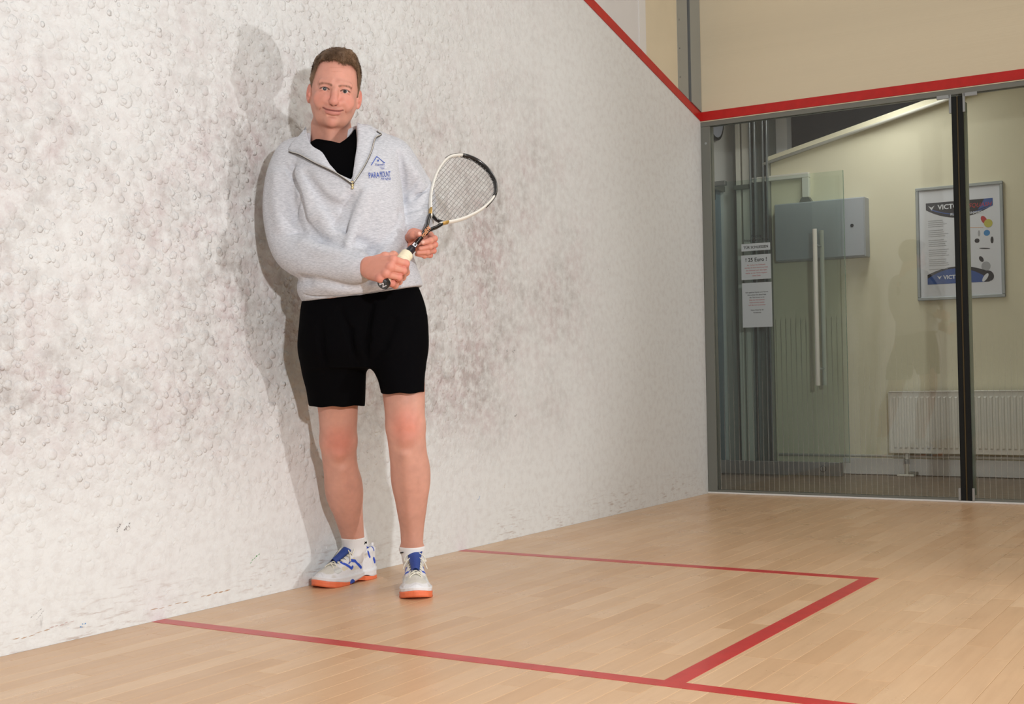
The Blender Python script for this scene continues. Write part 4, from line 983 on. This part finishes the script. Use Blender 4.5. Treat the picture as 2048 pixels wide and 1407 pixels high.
# ---- black t-shirt
TS = Vol((-.17, -.14, 1.10), (.17, .17, 1.50), .003)
TS.put(loft([(z, cx, cy+.004, rx-.016, ry-(.008 if z > 1.36 else .014 if z > 1.29 else .040)) for z, cx, cy, rx, ry in TR if z > 1.05], 2.3), .01)
TS.put(cone(NC-[0, 0, .10], NC-[0, 0, .035], .080, .068), .03)
nk = [(613, 260), (630, 268), (648, 274), (664, 278), (679, 283), (691, 274), (703, 262), (711, 245)]
NK = np.array([at(u, v, -.05)[[0, 2]] for u, v in nk])
TS.put((lambda X, Y, Z: (np.interp(X, NK[:, 0], NK[:, 1])-Z)+.35*(np.minimum(Y+.05, .0))+0*Y, (-.17, -.14, 1.10), (.17, .17, 1.50)), .003, 'cut')
TS.put(cone(NC-[0, -.0, .12], NC+[0, 0, .3], .058, .066), .004, 'cut')
V, Q = TS.mesh(); BLK = mat('black_cotton', (.002, .002, .0025), .95, spec=.04, bump=(700, .0002, .4))
tee = vmesh('t_shirt', V, Q, BLK, person)

# ---- collar flaps, laid open on the chest
def sheet(name, A_, B_, m, parent, lift0, lift1, th=.004, nu=26, nv=9, rise=None):
    A_ = catmull(A_, 8); B_ = catmull(B_, 8)
    def res_(P, n):
        d = np.r_[0, np.cumsum(np.linalg.norm(np.diff(P, axis=0), axis=1))]; t = np.linspace(0, d[-1], n); return np.stack([np.interp(t, d, P[:, k]) for k in range(2)], 1)
    A_, B_ = res_(A_, nu), res_(B_, nu); top = []
    last = -.05
    for i in range(nu):
        for j in range(nv):
            t = j/(nv-1); u, v = A_[i]*(1-t)+B_[i]*t
            p = at(u, v, -.06); s = surf_y(p[0], p[2], SOLID)
            if s is None: s = last
            last = s
            lf = lift0+(lift1-lift0)*t+.004*math.sin(math.pi*t)+(rise(i/(nu-1), t) if rise else 0)
            top.append(at(u, v, s-lf))
    top = np.array(top); bot = top+[0, th, 0]; n = len(top); V = np.vstack([top, bot]); F = []
    g_ = lambda i, j: i*nv+j
    for i in range(nu-1):
        for j in range(nv-1):
            F.append((g_(i, j), g_(i+1, j), g_(i+1, j+1), g_(i, j+1))); F.append((n+g_(i, j), n+g_(i, j+1), n+g_(i+1, j+1), n+g_(i+1, j)))
    for i in range(nu-1):
        for j in (0, nv-1): F.append((g_(i, j), g_(i+1, j), n+g_(i+1, j), n+g_(i, j)))
    for j in range(nv-1):
        for i in (0, nu-1): F.append((g_(i, j), g_(i, j+1), n+g_(i, j+1), n+g_(i, j)))
    mb = MB().add(V, F); return mb.build(name, m, parent, True), top.reshape(nu, nv, 3)
SO = Vol(SH.lo, SH.lo+SH.h*(SH.n-1), SH.h); SO.put(loft(TR, 2.35), .01); SO.put(cone(at(640, 292, .05), at(590, 318, .07), .052, .056), .03); SO.put(cone(at(728, 280, .05), at(782, 312, .07), .050, .056), .03)
SO.put(cone(NC-[0, 0, .08], NC-[0, 0, .012], .075, .072), .02)
SOLID = SO.a
LI = [(612, 252), (615, 272), (624, 291), (645, 305), (658, 328), (675, 349), (702, 363)]
LO = [(601, 268), (584, 285), (577, 302), (598, 309), (630, 326), (668, 344), (704, 367)]
RI = [(713, 244), (715, 272), (713, 298), (709, 325), (706, 345), (704, 361)]
RO = [(738, 254), (763, 269), (751, 276), (743, 303), (728, 334), (706, 367)]
fl1, zl = sheet('collar_flap', LI, LO, MARL, shirt, .004, .009, rise=lambda s, t: .012*(1-s)*(1-t))
fl2, zr = sheet('collar_flap', RI, RO, MARL, shirt, .004, .008, rise=lambda s, t: .010*(1-s)*(1-t))
ring_ = []
for k in range(25):
    an = math.radians(168+204*k/24); ring_.append(NC+np.array([.074*math.cos(an), .070*math.sin(-an)*-1*-1, 0])*1+[0, 0, 0])
bk = []
for k in range(25):
    t = k/24; an = math.pi*(.95-.90*t); bk.append(NC+np.array([.0775*math.cos(an), .068*math.sin(an)+.004, -.026+.024*math.sin(an)*.9]))
MB().tube(bk, [.010+.006*math.sin(math.pi*k/24) for k in range(25)], 12).build('collar_back', MARL, shirt, True)
ZIP, ZD = mat('zip_silver', lin((205, 203, 196)), .3, .7), mat('zip_tape', lin((62, 60, 60)), .8)
for zz, s in ((zl, 1), (zr, 1)):
    ln_ = zz[3 if zz is zr else 6:, -1]; 
    MB().tube(ln_+[0, -.0035, -.0012], .0019, 8).build('zip_tape', ZD, shirt, True)
    MB().tube(ln_+[0, -.0052, .0012], .0017, 8).build('zip_teeth', ZIP, shirt, True)
zp = on_shirt(705, 366, .004)
pl_ = MB().box(zp+[-.005, -.006, -.009], zp+[.005, .001, .006], .0015).box(zp+[-.0025, -.008, -.013], zp+[.0025, -.005, -.004], .001).box(zp+[-.0040, -.0085, -.019], zp+[.0040, -.005, -.012], .0015)
pl_.build('zip_pull', mat('brass_zip', lin((176, 160, 120)), .3, .8), shirt)
# ---- chest print
BLU = mat('royal_blue_print', lin((48, 84, 178)), .7)
def chest(name, txt, u, v, hpx, wpx, ang=0., bold=0., shear=0.):
    me = text_mesh(txt, 1., bold*0, shear); xs = [q.co.x for q in me.vertices]; ys = [q.co.y for q in me.vertices]; x0, x1, y1 = min(xs), max(xs), max(ys)
    y0 = min(ys); ca, sa = math.cos(ang), math.sin(ang)
    import bmesh
    bm = bmesh.new(); bm.from_mesh(me); bmesh.ops.subdivide_edges(bm, edges=bm.edges, cuts=1); 
    for q in bm.verts:
        a = (q.co.x-x0)/(x1-x0)*wpx; b = (q.co.y-y0)/(y1-y0)*hpx
        q.co = on_shirt(u+a*ca+b*sa, v+a*sa*1-b*ca, .0022)
    bm.to_mesh(me); bm.free(); return link(name, me, BLU, shirt)
def bar(pts, wpx, name='print_roof'):
    mb = MB(); P = [np.array(q, float) for q in pts]
    for a, b in zip(P[:-1], P[1:]):
        t = (b-a)/np.linalg.norm(b-a); nn = np.array([-t[1], t[0]])*wpx/2
        for i in range(6):
            c0, c1 = a+(b-a)*i/6, a+(b-a)*(i+1)/6; mb.add([on_shirt(*q, .0022) for q in (c0-nn, c1-nn, c1+nn, c0+nn)], [(0, 1, 2, 3)])
    return mb.build(name, BLU, shirt)
bar([(742.5, 330), (753.5, 312.5)], 1.5); bar([(753.5, 312.5), (770, 326)], 1.3)
chest('chest_lettering', 'Squash', 751, 332.2, 5.6, 18, -.02)
bar([(758, 333.6), (770, 333.4)], .6, 'print_underline'); chest('chest_lettering', 'Team', 761, 338, 3.2, 8)
dsc = [on_shirt(756.3+1.7*math.cos(t), 320.8+2*math.sin(t), .0022) for t in [2*math.pi*i/12 for i in range(12)]]
MB().add(dsc, [tuple(range(12))]).build('print_ball', BLU, shirt)
chest('chest_lettering', 'PARA', 738, 356, 11, 21, -.06); chest('chest_lettering', 'MOUNT', 760, 354, 11.5, 21, -.02)
chest('chest_lettering', 'FITNESS', 762, 360, 5, 20, -.01, 0, .2)

# ---- shorts
SR = [ring(572, 612, 836, .075, .100), ring(600, 604, 846, .078, .112), ring(625, 601, 852, .08, .118), ring(660, 598, 855, .082, .122), ring(700, 600, 851, .085, .116), ring(735, 616, 836, .09, .085)]
ST_ = Vol((-.30, -.16, .50), (.34, .36, 1.0), .0034)
ST_.put(loft(SR, 2.5), .01)
def legtube(c0, c1, a0, a1, b0, b1):   # elliptical leg: pixel rows with (left,right,cy,ry)
    return None
RLs = [ring(640, 612, 720, .09, .095), ring(690, 600, 736, .115, .108), ring(740, 603, 733, .145, .106), ring(780, 612, 731, .17, .100), ring(822, 620, 729, .19, .094)]
LLs = [ring(640, 742, 845, .08, .095), ring(690, 728, 853, .075, .110), ring(730, 742, 852, .07, .106), ring(760, 756, 849, .06, .098), ring(796, 765, 848, .05, .090)]
ST_.put(loft(RLs, 2.3), .022); ST_.put(loft(LLs, 2.3), .022)
ST_.put(cone(at(738, 755, .05), at(739, 735, .05), .004, .004), .02, 'cut')
def zcut(V_, c, lo_, hi_): pass
for L, vv, pl in ((RLs, 812, (at(620, 812, .19), at(729, 811, .19))), (LLs, 786, (at(765, 787, .05), at(848, 784, .05)))):
    a, b = pl; z0 = (a[2]+b[2])/2
    inner = [(z, cx, cy, rx-.015, ry-.015) for z, cx, cy, rx, ry in L]; inner = [r_ for r_ in inner]
    x0, x1 = a[0]-.03, b[0]+.03
    ST_.put((lambda X, Y, Z, z0=z0, x0=x0, x1=x1: np.maximum(Z-z0-.002*np.sin(X*90)+0*Y, np.maximum(x0-X, X-x1)+0*Z), (x0, -.16, .5), (x1, .33, z0)), .002, 'cut')
    f, lo_, hi_ = loft(inner, 2.3); ST_.put((lambda X, Y, Z, f=f, z0=z0: np.maximum(f(X, Y, Z), Z-(z0+.07)), lo_, (hi_[0], hi_[1], z0+.07)), .004, 'cut')
for q in ([(680, 620, -.035), (700, 660, -.035), (712, 730, -.01)], [(745, 610, -.03), (735, 680, -.03), (733, 725, -.01)], [(790, 640, -.035), (770, 690, -.04), (745, 725, -.02)], [(640, 640, -.03), (650, 720, -.0), (655, 790, .05)], [(820, 660, -.04), (815, 720, -.055), (812, 770, -.065)]):
    chain(ST_, [at(*p) for p in q], [.003]*3, .022, 'cut')
V, Q = ST_.mesh(); V = V+(vnoise(V, 22, 15)*.004+vnoise(V, 9, 16)*.006)[:, None]*np.array([.5, 1, .2])
shorts = vmesh('shorts', V, Q, mat('black_jersey', (.002, .002, .0026), .92, spec=.05, bump=(600, .0002, .4)), person)
shorts['label'] = 'plain black knee-length sports shorts'

# ---- socks
SOCK = mat('white_cotton_sock', lin((226, 226, 226)), .9, bump=(500, .0004, .6), sheen=.2)
def sock(L, u0, v0, yy, zt, mk):
    P = [np.append(p, r) for p, r in L][-4:]; pts = catmull(P, 6); v = Vol(pts[:, :3].min(0)-.07, pts[:, :3].max(0)+.07, .0025)
    chain(v, pts[:, :3], pts[:, 3]+.0028, .008)
    ap = L[8][0]
    for q in (-1, 1): v.put(ell(ap+[q*.028, .004, -.01], (.014, .016, .016)), .012)
    lo_, hi_ = v.lo, v.lo+v.h*v.n; lo2 = lo_.copy(); lo2[2] = zt
    v.put((lambda X, Y, Z: zt-Z+.0*X+0*Y, lo2, hi_), .003, 'cut')
    V, Q = v.mesh(); s = vmesh('sock', V, Q, SOCK, person)
    mb = MB()
    for a, b in mk: 
        A_, B_ = at(*a), at(*b); mb.tube([A_, B_], .0022, 6)
    mb.build('sock_emblem', MT['black'], s); return s
sock(RLEG, 706, 1070, .40, at(706, 1073, .40)[2], [((721, 1086.5, .371), (729, 1087, .385)), ((727, 1088, .38), (733, 1083, .395)), ((728, 1082.5, .382), (733, 1085.5, .395))])
sock(LLEG, 824, 1090, .17, at(824, 1092, .17)[2], [((801, 1105, .160), (806, 1104, .145))])

# ---- shoes (own frame: s along the foot from heel 0 to toe, t across, z up)
RUB = mat('orange_gum_rubber', lin((232, 118, 78)), .5, mottle=(60, .05, (1, 1, 1)), bump=(500, .0005, .5))
EVA = mat('white_midsole', lin((224, 224, 226)), .5, mottle=(80, .03, (1, 1, 1)))
UPP = mat('shoe_upper', rough=.55, attr=True, mottle=(160, .04, (1, 1, 1)), bump=(600, .0004, .5))
BLS = mat('royal_blue_synthetic', lin((44, 82, 176)), .4); TNG = mat('navy_blue_tongue', lin((38, 66, 138)), .6, mottle=(200, .1, (1, 1, 1)), bump=(500, .0004, .5))
LACE = mat('cream_lace', lin((222, 218, 202)), .8, bump=(900, .0004, .6))
SL = .286
def outline(s):  # inner/outer half widths
    t = np.clip(s/SL, 0, 1)
    return 1.10*np.interp(t, [0, .02, .06, .15, .3, .45, .6, .75, .86, .94, .98, 1], [.006, .018, .028, .0345, .0360, .0365, .043, .0475, .044, .033, .020, .006])
def shoe(org, ang, side, name_label, dz=0., ds=0.):
    """org heel ground point in person frame, ang direction of toe, side=+1 if the stripe side faces +t"""
    ca, sa = math.cos(ang), math.sin(ang); Rm = np.array([[ca, -sa, 0], [sa, ca, 0], [0, 0, 1]])
    def W_(P): return (Rm@np.asarray(P, float).T).T+np.asarray(org)
    root = empty('shoe'); root.parent = person; root.matrix_local = Matrix.Translation(Vector(org))@Matrix.Rotation(ang, 4, 'Z'); root['label'] = name_label; TL = lambda p, f: (p[0]+ds*f, p[1], p[2]+dz*f)
    # outsole and midsole
    def slab(z0, z1, inset, wav0=None, wav1=None):
        n = 60; ss = (1-np.cos(np.linspace(0, math.pi, n)))/2*SL; ss = inset+ss*(SL-2*inset)/SL
        w = np.maximum(outline(ss)-inset, .001); P = [(s, w_) for s, w_ in zip(ss, w)]+[(s, -w_) for s, w_ in zip(ss[::-1], w[::-1])]
        V = []; lev = [(z0, -.0015), (z0+(z1-z0)*.3, 0), (z0+(z1-z0)*.7, .0006), (z1, -.001)]
        for li, (z, gr) in enumerate(lev):
            for s, w_ in P:
                f0 = wav0(s) if wav0 else 0; f1 = wav1(s) if wav1 else 0; fr = (z-z0)/(z1-z0)
                spring = .010*max(0, (s/SL-.80)/.2)**2+.004*max(0, (.1-s/SL)/.1)
                V.append((s, w_+math.copysign(gr, w_), z0+(z1-z0)*fr+f0*(1-fr)+f1*fr+spring))
        m = len(P); F = [tuple(range(m-1, -1, -1)), tuple(range(3*m, 4*m))]+[(r*m+i, r*m+(i+1) % m, (r+1)*m+(i+1) % m, (r+1)*m+i) for r in range(3) for i in range(m)]
        return MB().add(V, F)
    low = lambda s: .0085*math.exp(-((s/SL-.44)/.10)**2)                     # arch lifts off the floor
    hgh = lambda s: -.004+.010*math.exp(-((s/SL-.30)/.09)**2)+.010*float(sm(np.array(s/SL), .62, .86))-.003*math.exp(-((s/SL-.5)/.06)**2)
    slab(.0, .014, .0, low, hgh).build('outsole', RUB, root, True)
    slab(.0135, .034, .001, lambda s: hgh(s), lambda s: -.004+.008*math.exp(-((s/SL-.0)/.2)**2)-.000).build('midsole', EVA, root, True)
    for q in (-1, 1):
        mb = MB(); n = 8; vs = []
        for i in range(n+1):
            s = SL*(.50+.10*i/n); w_ = float(outline(s)); h_ = .013*math.sin(math.pi*(.12+.76*i/n))
            vs += [(s, q*(w_+.0012), .003+.4*low(s)), (s, q*(w_+.0012), .004+h_), (s, q*(w_-.004), .003+.4*low(s)), (s, q*(w_-.004), .004+h_)]
        fs = []
        for i in range(n): b = i*4; fs += [(b, b+4, b+5, b+1), (b+2, b+3, b+7, b+6), (b+1, b+5, b+7, b+3), (b, b+2, b+6, b+4)]
        mb.add(vs, fs).build('shank_insert', BLS, root)
    # upper
    v = Vol((-.012, -.06, .018), (SL+.012, .06, .145), .0018)
    hs = [0, .03, .12, .22, .30, .38, .46, .56, .66, .76, .86, .94, 1.0]; hh_ = [.078, .108, .110, .100, .104, .105, .098, .086, .075, .066, .057, .046, .028]
    def uf(X, Y, Z):
        t = np.clip(X/SL, 0, 1); H = np.interp(t, hs, hh_); Wd = outline(np.clip(X, 0, SL))-.0015
        z = (Z-.02)/(H-.02); cz = np.clip(z, 0, 1)
        wz = Wd*np.interp(t, [0, .3, .6, 1], [.90, .86, .9, .95])*(1-cz**2.6*np.interp(t, [0, .2, .4, .7, 1], [.16, .12, .34, .62, .75]))
        d1 = np.abs(Y)-wz; d2 = (Z-H)*.8; d3 = np.maximum(-X+.002, X-SL+.001)
        k = .016; h = np.maximum(k-np.abs(d1-d2), 0)/k; d = np.maximum(d1, d2)+h*h*k*.25
        return np.maximum(d, np.maximum(d3, .018-Z))
    v.put((uf, (0, -.06, .018), (SL, .06, .125)), .002)
    v.put(ell((.074, 0, .124), (.054, .0275, .046)), .005, 'cut')               # ankle opening
    v.put(cone((.142, 0, .108), (.205, 0, .087), .0075, .0065), .007, 'cut')     # throat
    for s in (-1, 1): v.put(cone((.012, s*.012, .098), (.10, s*.034, .094), .007, .0055), .012)
    v.put(cone((.006, 0, .08), (.004, 0, .114), .007, .006), .01)
    V, Q = v.mesh(); s, t, z = V.T; c = np.tile(L_((222, 222, 224)), (len(V), 1))
    def tint(m_, col, a=1.): c[:] = c*(1-(m_*a)[:, None])+L_(col)*(m_*a)[:, None]
    at_ = np.abs(t)
    tint(sm(s, .200, .206)*sm(-s, -.262, -.254)*sm(z, .043, .047)*sm(-at_, -.036, -.033), (204, 202, 192), .9)      # vamp mesh
    def blob(ps, r, col, a=.9): r *= 1.15; tint(sm(-poly_d(V*[1, .04, 1]+(np.sign(V[:, 1]*ps[0][1]) < 0)[:, None]*[0, 9, 0], np.array(ps)*[1, .04, 1.13]), -r-.0008, -r+.0008), col, a)
    for q in (-1, 1):
        blob([(.205, q*.04, .048), (.222, q*.04, .044)], .0065, (190, 192, 190)); blob([(.20, q*.04, .0475), (.224, q*.04, .0435)], .0032, (212, 216, 212))
        blob([(.118, q*.03, .070), (.135, q*.03, .066)], .0065, (216, 208, 182)); blob([(.17, q*.035, .052), (.19, q*.035, .048)], .0055, (214, 206, 184)); blob([(.115, q*.035, .044), (.15, q*.035, .044)], .005, (212, 206, 190))
        blob([(.07, q*.03, .075), (.09, q*.03, .072)], .007, (206, 202, 190), .8)
        blob([(.180, q*.035, .064), (.150, q*.035, .045), (.143, q*.035, .049)], .0042, (40, 78, 190), 1.); blob([(.143, q*.035, .068), (.125, q*.035, .064), (.100, q*.03, .042)], .0046, (40, 78, 190), 1.); blob([(.143, q*.035, .068), (.158, q*.035, .060)], .0018, (40, 78, 190), 1.)
        blob([(.062, q*.03, .085), (.052, q*.03, .068)], .0036, (40, 78, 190), 1.); blob([(.028, q*.03, .060), (.022, q*.03, .050)], .0055, (40, 78, 190), 1.)
        blob([(.030, q*.022, .108), (.026, q*.025, .085)], .0028, (40, 78, 190), 1.)
    tint(sm(-np.linalg.norm((V-[.075, 0, .10])/[2, 1, 1.6], axis=1), -.024, -.019), (190, 192, 200), .8)
    tint(sm(-np.abs(s-.262-.012*at_/.03), -.0011, -.0003)*sm(z, .036, .040), (180, 180, 182), .6)
    dirt = sm(vnoise(V, 45, 21), .12, .4)*sm(s, .17, .24); tint(dirt, (196, 190, 178), .5)
    vmesh('upper', V, Q, UPP, root, c)
    # tongue
    ts = catmull([(.112, 0, .148), (.119, 0, .138), (.134, 0, .125), (.154, 0, .114), (.180, 0, .100), (.205, 0, .087)], 4); mb = MB(); m = 11; vs = []
    for i, p_ in enumerate(ts):
        f_ = 1-min(1, i/9); p_ = p_+np.array([ds*f_, 0, dz*f_])
        w_ = np.interp(i/len(ts), [0, .06, .15, .5, 1], [.019, .025, .0260, .019, .012])
        for j in range(m):
            a = (j/(m-1)-.5)*2; vs.append((p_[0]-.004*a*a, a*w_, p_[2]-.010*a*a))
    nt_ = len(vs); vs += [(a-.004, b*.96, c_-.005) for a, b, c_ in vs]; fs = []
    for i in range(len(ts)-1):
        for j in range(m-1): b = i*m+j; fs += [(b, b+m, b+m+1, b+1), (nt_+b, nt_+b+1, nt_+b+m+1, nt_+b+m)]
    for j in range(m-1): fs += [(j, j+1, nt_+j+1, nt_+j)]
    for i in range(len(ts)-1): fs += [(i*m, nt_+i*m, nt_+(i+1)*m, (i+1)*m), (i*m+m-1, (i+1)*m+m-1, nt_+(i+1)*m+m-1, nt_+i*m+m-1)]
    tg = mb.add(vs, fs).build('tongue', TNG, root, True)
    em = MB()
    for e in (-1, 1): em.add([TL(p_, .85) for p_ in [(.1135, e*.001, .1470), (.1185, e*.0012, .1395), (.1175, e*.005, .1405), (.1130, e*.0065, .1485)]], [(0, 1, 2, 3)])
    em.build('tongue_emblem', MT['paper'], tg)
    # laces
    lc = MB(); N = 6
    hz = lambda s: float(np.interp(s/SL, hs, hh_))
    for i in range(N):
        s0 = .130+i*.0150; wv = .0225-.0006*i
        for q in (-1, 1):
            pts = [(s0, q*wv, hz(s0)-.012), (s0+.001, q*wv*.9, hz(s0)-.002), (s0+.006, q*wv*.35, hz(s0)+.004), (s0+.011, -q*wv*.35, hz(s0+.01)+.004), (s0+.0155, -q*wv*.9, hz(s0+.015)-.002), (s0+.016, -q*wv, hz(s0+.015)-.010)]
            lc.tube(catmull(pts, 3), .0021, 6)
    for q in (-1, 1):   # bow
        pts = [(.130, q*.003, .118), (.124, q*.014, .123), (.130, q*.030, .112), (.142, q*.033, .100), (.146, q*.022, .106), (.134, q*.004, .117)]
        lc.tube(catmull(pts, 4), .0020, 6); lc.tube(catmull([(.131, q*.002, .118), (.140, q*.012, .112), (.150, q*.030, .096), (.158, q*.039, .076)], 4), .0019, 6)
    lc.tube([(.130, -.006, .118), (.130, .006, .118)], .0042, 8)
    lc.build('laces', LACE, root, True)
    return root
# right foot: along the wall, toe to the picture's left
def wloc(x, y): d = np.array([x, y, 0])-PO; return np.array([d@UR, d@AW, 0])
h1 = wloc(.082, -3.196); t1 = wloc(.064, -3.49); d1_ = t1-h1
shoe(h1, math.atan2(d1_[1], d1_[0]), 1, 'white trainer with blue stripes turned sideways along the wall', .016, -.012)
h2 = wloc(.318, -3.279); t2 = wloc(.502, -3.517); d2_ = t2-h2
shoe(h2, math.atan2(d2_[1], d2_[0]), 1, 'white trainer with blue tongue pointing at the viewer', -.008, 0)

# ================================================================== squash racket
rq = empty('squash_racket'); rq.matrix_world = PM
tag(rq, 'white and black teardrop squash racket held across the man\'s waist', 'racket')
def half_w(s): return float(np.interp(s, [.335, .355, .39, .43, .48, .53, .575, .61, .64, .66, .675, .6835, .685], [.016, .026, .049, .068, .086, .097, .1005, .097, .084, .068, .046, .018, 0]))
ss_ = [.335, .355, .375, .40, .43, .46, .49, .52, .55, .58, .61, .635, .655, .668, .678, .683]
loop = [rk(s, -half_w(s)) for s in ss_]+[rk(.6845, 0)]+[rk(s, half_w(s)) for s in ss_[::-1]]
loop = catmull(loop, 4)
FWH = mat('white_racket_lacquer', lin((232, 230, 222)), .25, coat=.4); FBK = mat('black_racket_lacquer', (.012, .012, .013), .22, coat=.5); GLD = mat('gold_racket_paint', lin((196, 158, 84)), .35, .2)
def frame_piece(name, pts, m, par, w=.0050, d=.0095):
    mb = MB(); P = [Vector(p) for p in pts]; n = 10; vs = []
    for i, p in enumerate(P):
        t = (P[min(i+1, len(P)-1)]-P[max(i-1, 0)]).normalized(); nn = Vector(RNV); sd = t.cross(nn).normalized()
        for k in range(n): a = 2*math.pi*k/n; vs.append(p+sd*math.cos(a)*w+nn*math.sin(a)*d)
    fs = [(i*n+k, i*n+(k+1) % n, (i+1)*n+(k+1) % n, (i+1)*n+k) for i in range(len(P)-1) for k in range(n)]+[tuple(range(n-1, -1, -1)), tuple(range(len(vs)-n, len(vs)))]
    return mb.add(vs, fs).build(name, m, par, True)
nl_ = len(loop); ia, ib, ic = int(nl_*.38), int(nl_*.70), nl_
frame_piece('frame_side', loop[1:ia+1], FWH, rq); frame_piece('frame_head', loop[ia:ib+1], FBK, rq, .0056, .0105); frame_piece('frame_side', loop[ib:ic-1], FWH, rq)
g0 = frame_piece('bumper_guard', [p for p in loop[int(nl_*.30):int(nl_*.77)]], FBK, rq, .0020, .0060)
for v_ in g0.data.vertices:
    c_ = Vector(rk(.53)); v_.co += (v_.co-c_).normalized()*.0052
# throat
for q in (-1, 1):
    frame_piece('throat_arm', catmull([rk(.270, q*.004), rk(.298, q*.0085), rk(.320, q*.017), rk(.345, q*.0235)], 5), FBK, rq, .0058, .0085)
    frame_piece('throat_flash', [rk(.345, q*.0225), rk(.356, q*.0275), rk(.368, q*.0345)], GLD, rq, .0050, .0098)
frame_piece('throat_bridge', catmull([rk(.372, -.0365), rk(.352, -.019), rk(.346, 0), rk(.352, .019), rk(.372, .0365)], 5), FBK, rq, .0036, .0075)
sh_ = frame_piece('shaft', [rk(.165), rk(.19), rk(.225), rk(.255), rk(.285)], FBK, rq, .0078, .0095)
g2 = frame_piece('shaft_collar', [rk(.150), rk(.158), rk(.175), rk(.183)], mat('navy_collar', lin((24, 26, 36)), .4), rq, .0125, .0125)
# grip with wound band ridges
GRP = mat('cream_grip_band', lin((236, 226, 196)), .7, bump=(500, .0003, .4))
pts, rad = [], []
for k in range(90):
    s = .008+k*(.150-.008)/89; pts.append(rk(s)); rad.append(.0158+.0008*abs(math.sin(k*.42))+(.0030+.0009*abs(math.sin(k*.55)) if s > .112 else 0)+(.003*max(0, 1-(s-.006)/.012)))
MB().tube(pts, rad, 20).build('grip', GRP, rq, True)
bc = MB().tube([rk(-.004), rk(.0, 0), rk(.010)], [.0165, .0195, .0200], 24).build('butt_cap', FBK, rq, False)
def rtext(name, txt, size, s, w, par, m, n=.0101, sc=1., fl=1, dirv=None):
    # lettering runs down the shaft, towards the grip
    me = text_mesh(txt, size, .0005, 0)
    for v_ in me.vertices: v_.co = Vector(rk(s-v_.co.x*sc, w-v_.co.y, n))
    return link(name, me, m, par)
LOGO = mat('copper_lettering', lin((214, 140, 90)), .4)
rtext('shaft_lettering', 'Wilson', .0185, .292, .0065, sh_, LOGO, .0112)
me = text_mesh('W', .024, .0005, 0, 'CENTER')
for v_ in me.vertices: v_.co = Vector(rk(-.0048, v_.co.x*-1, (v_.co.y-.008)))
link('butt_emblem', me, MT['paper'], bc)
wq = MB().add([rk(.186, -.0062, .0104), rk(.200, -.0062, .0104), rk(.200, .0062, .0104), rk(.186, .0062, .0104)], [(0, 1, 2, 3)]).build('shaft_emblem', MT['paper'], sh_)
rtext('shaft_emblem_letter', 'w', .014, .199, .0045, sh_, MT['black'], .0108)
# strings
STR = mat('string_gut', lin((142, 141, 138)), .4); sb = MB()
for k in range(-8, 9):
    w = k*.0112+.0004; ys = [s for s in np.linspace(.338, .684, 300) if half_w(s) > abs(w)+.002 and s > .348+.5*abs(w)]
    if len(ys) > 4: sb.tube([rk(min(ys), w, .0006*(-1)**k), rk(max(ys), w, .0006*(-1)**k)], .00085, 4)
for k in range(19):
    s = .372+k*.0165; hw_ = half_w(s)-.001
    if s < .68: sb.tube([rk(s, -hw_, .0008), rk(s, hw_, -.0008)], .00085, 4)
so = sb.build('strings', STR, rq); so['kind'] = 'stuff'
gm = MB()
for i in range(6, nl_-6, 2):
    p = np.array(loop[i]); c_ = rk(.52); dd_ = (c_-p)/np.linalg.norm(c_-p); gm.tube([p+dd_*.0040, p+dd_*.0062], .0013, 6)
gm.build('grommet_strip', MT['black'], rq)['kind'] = 'stuff'
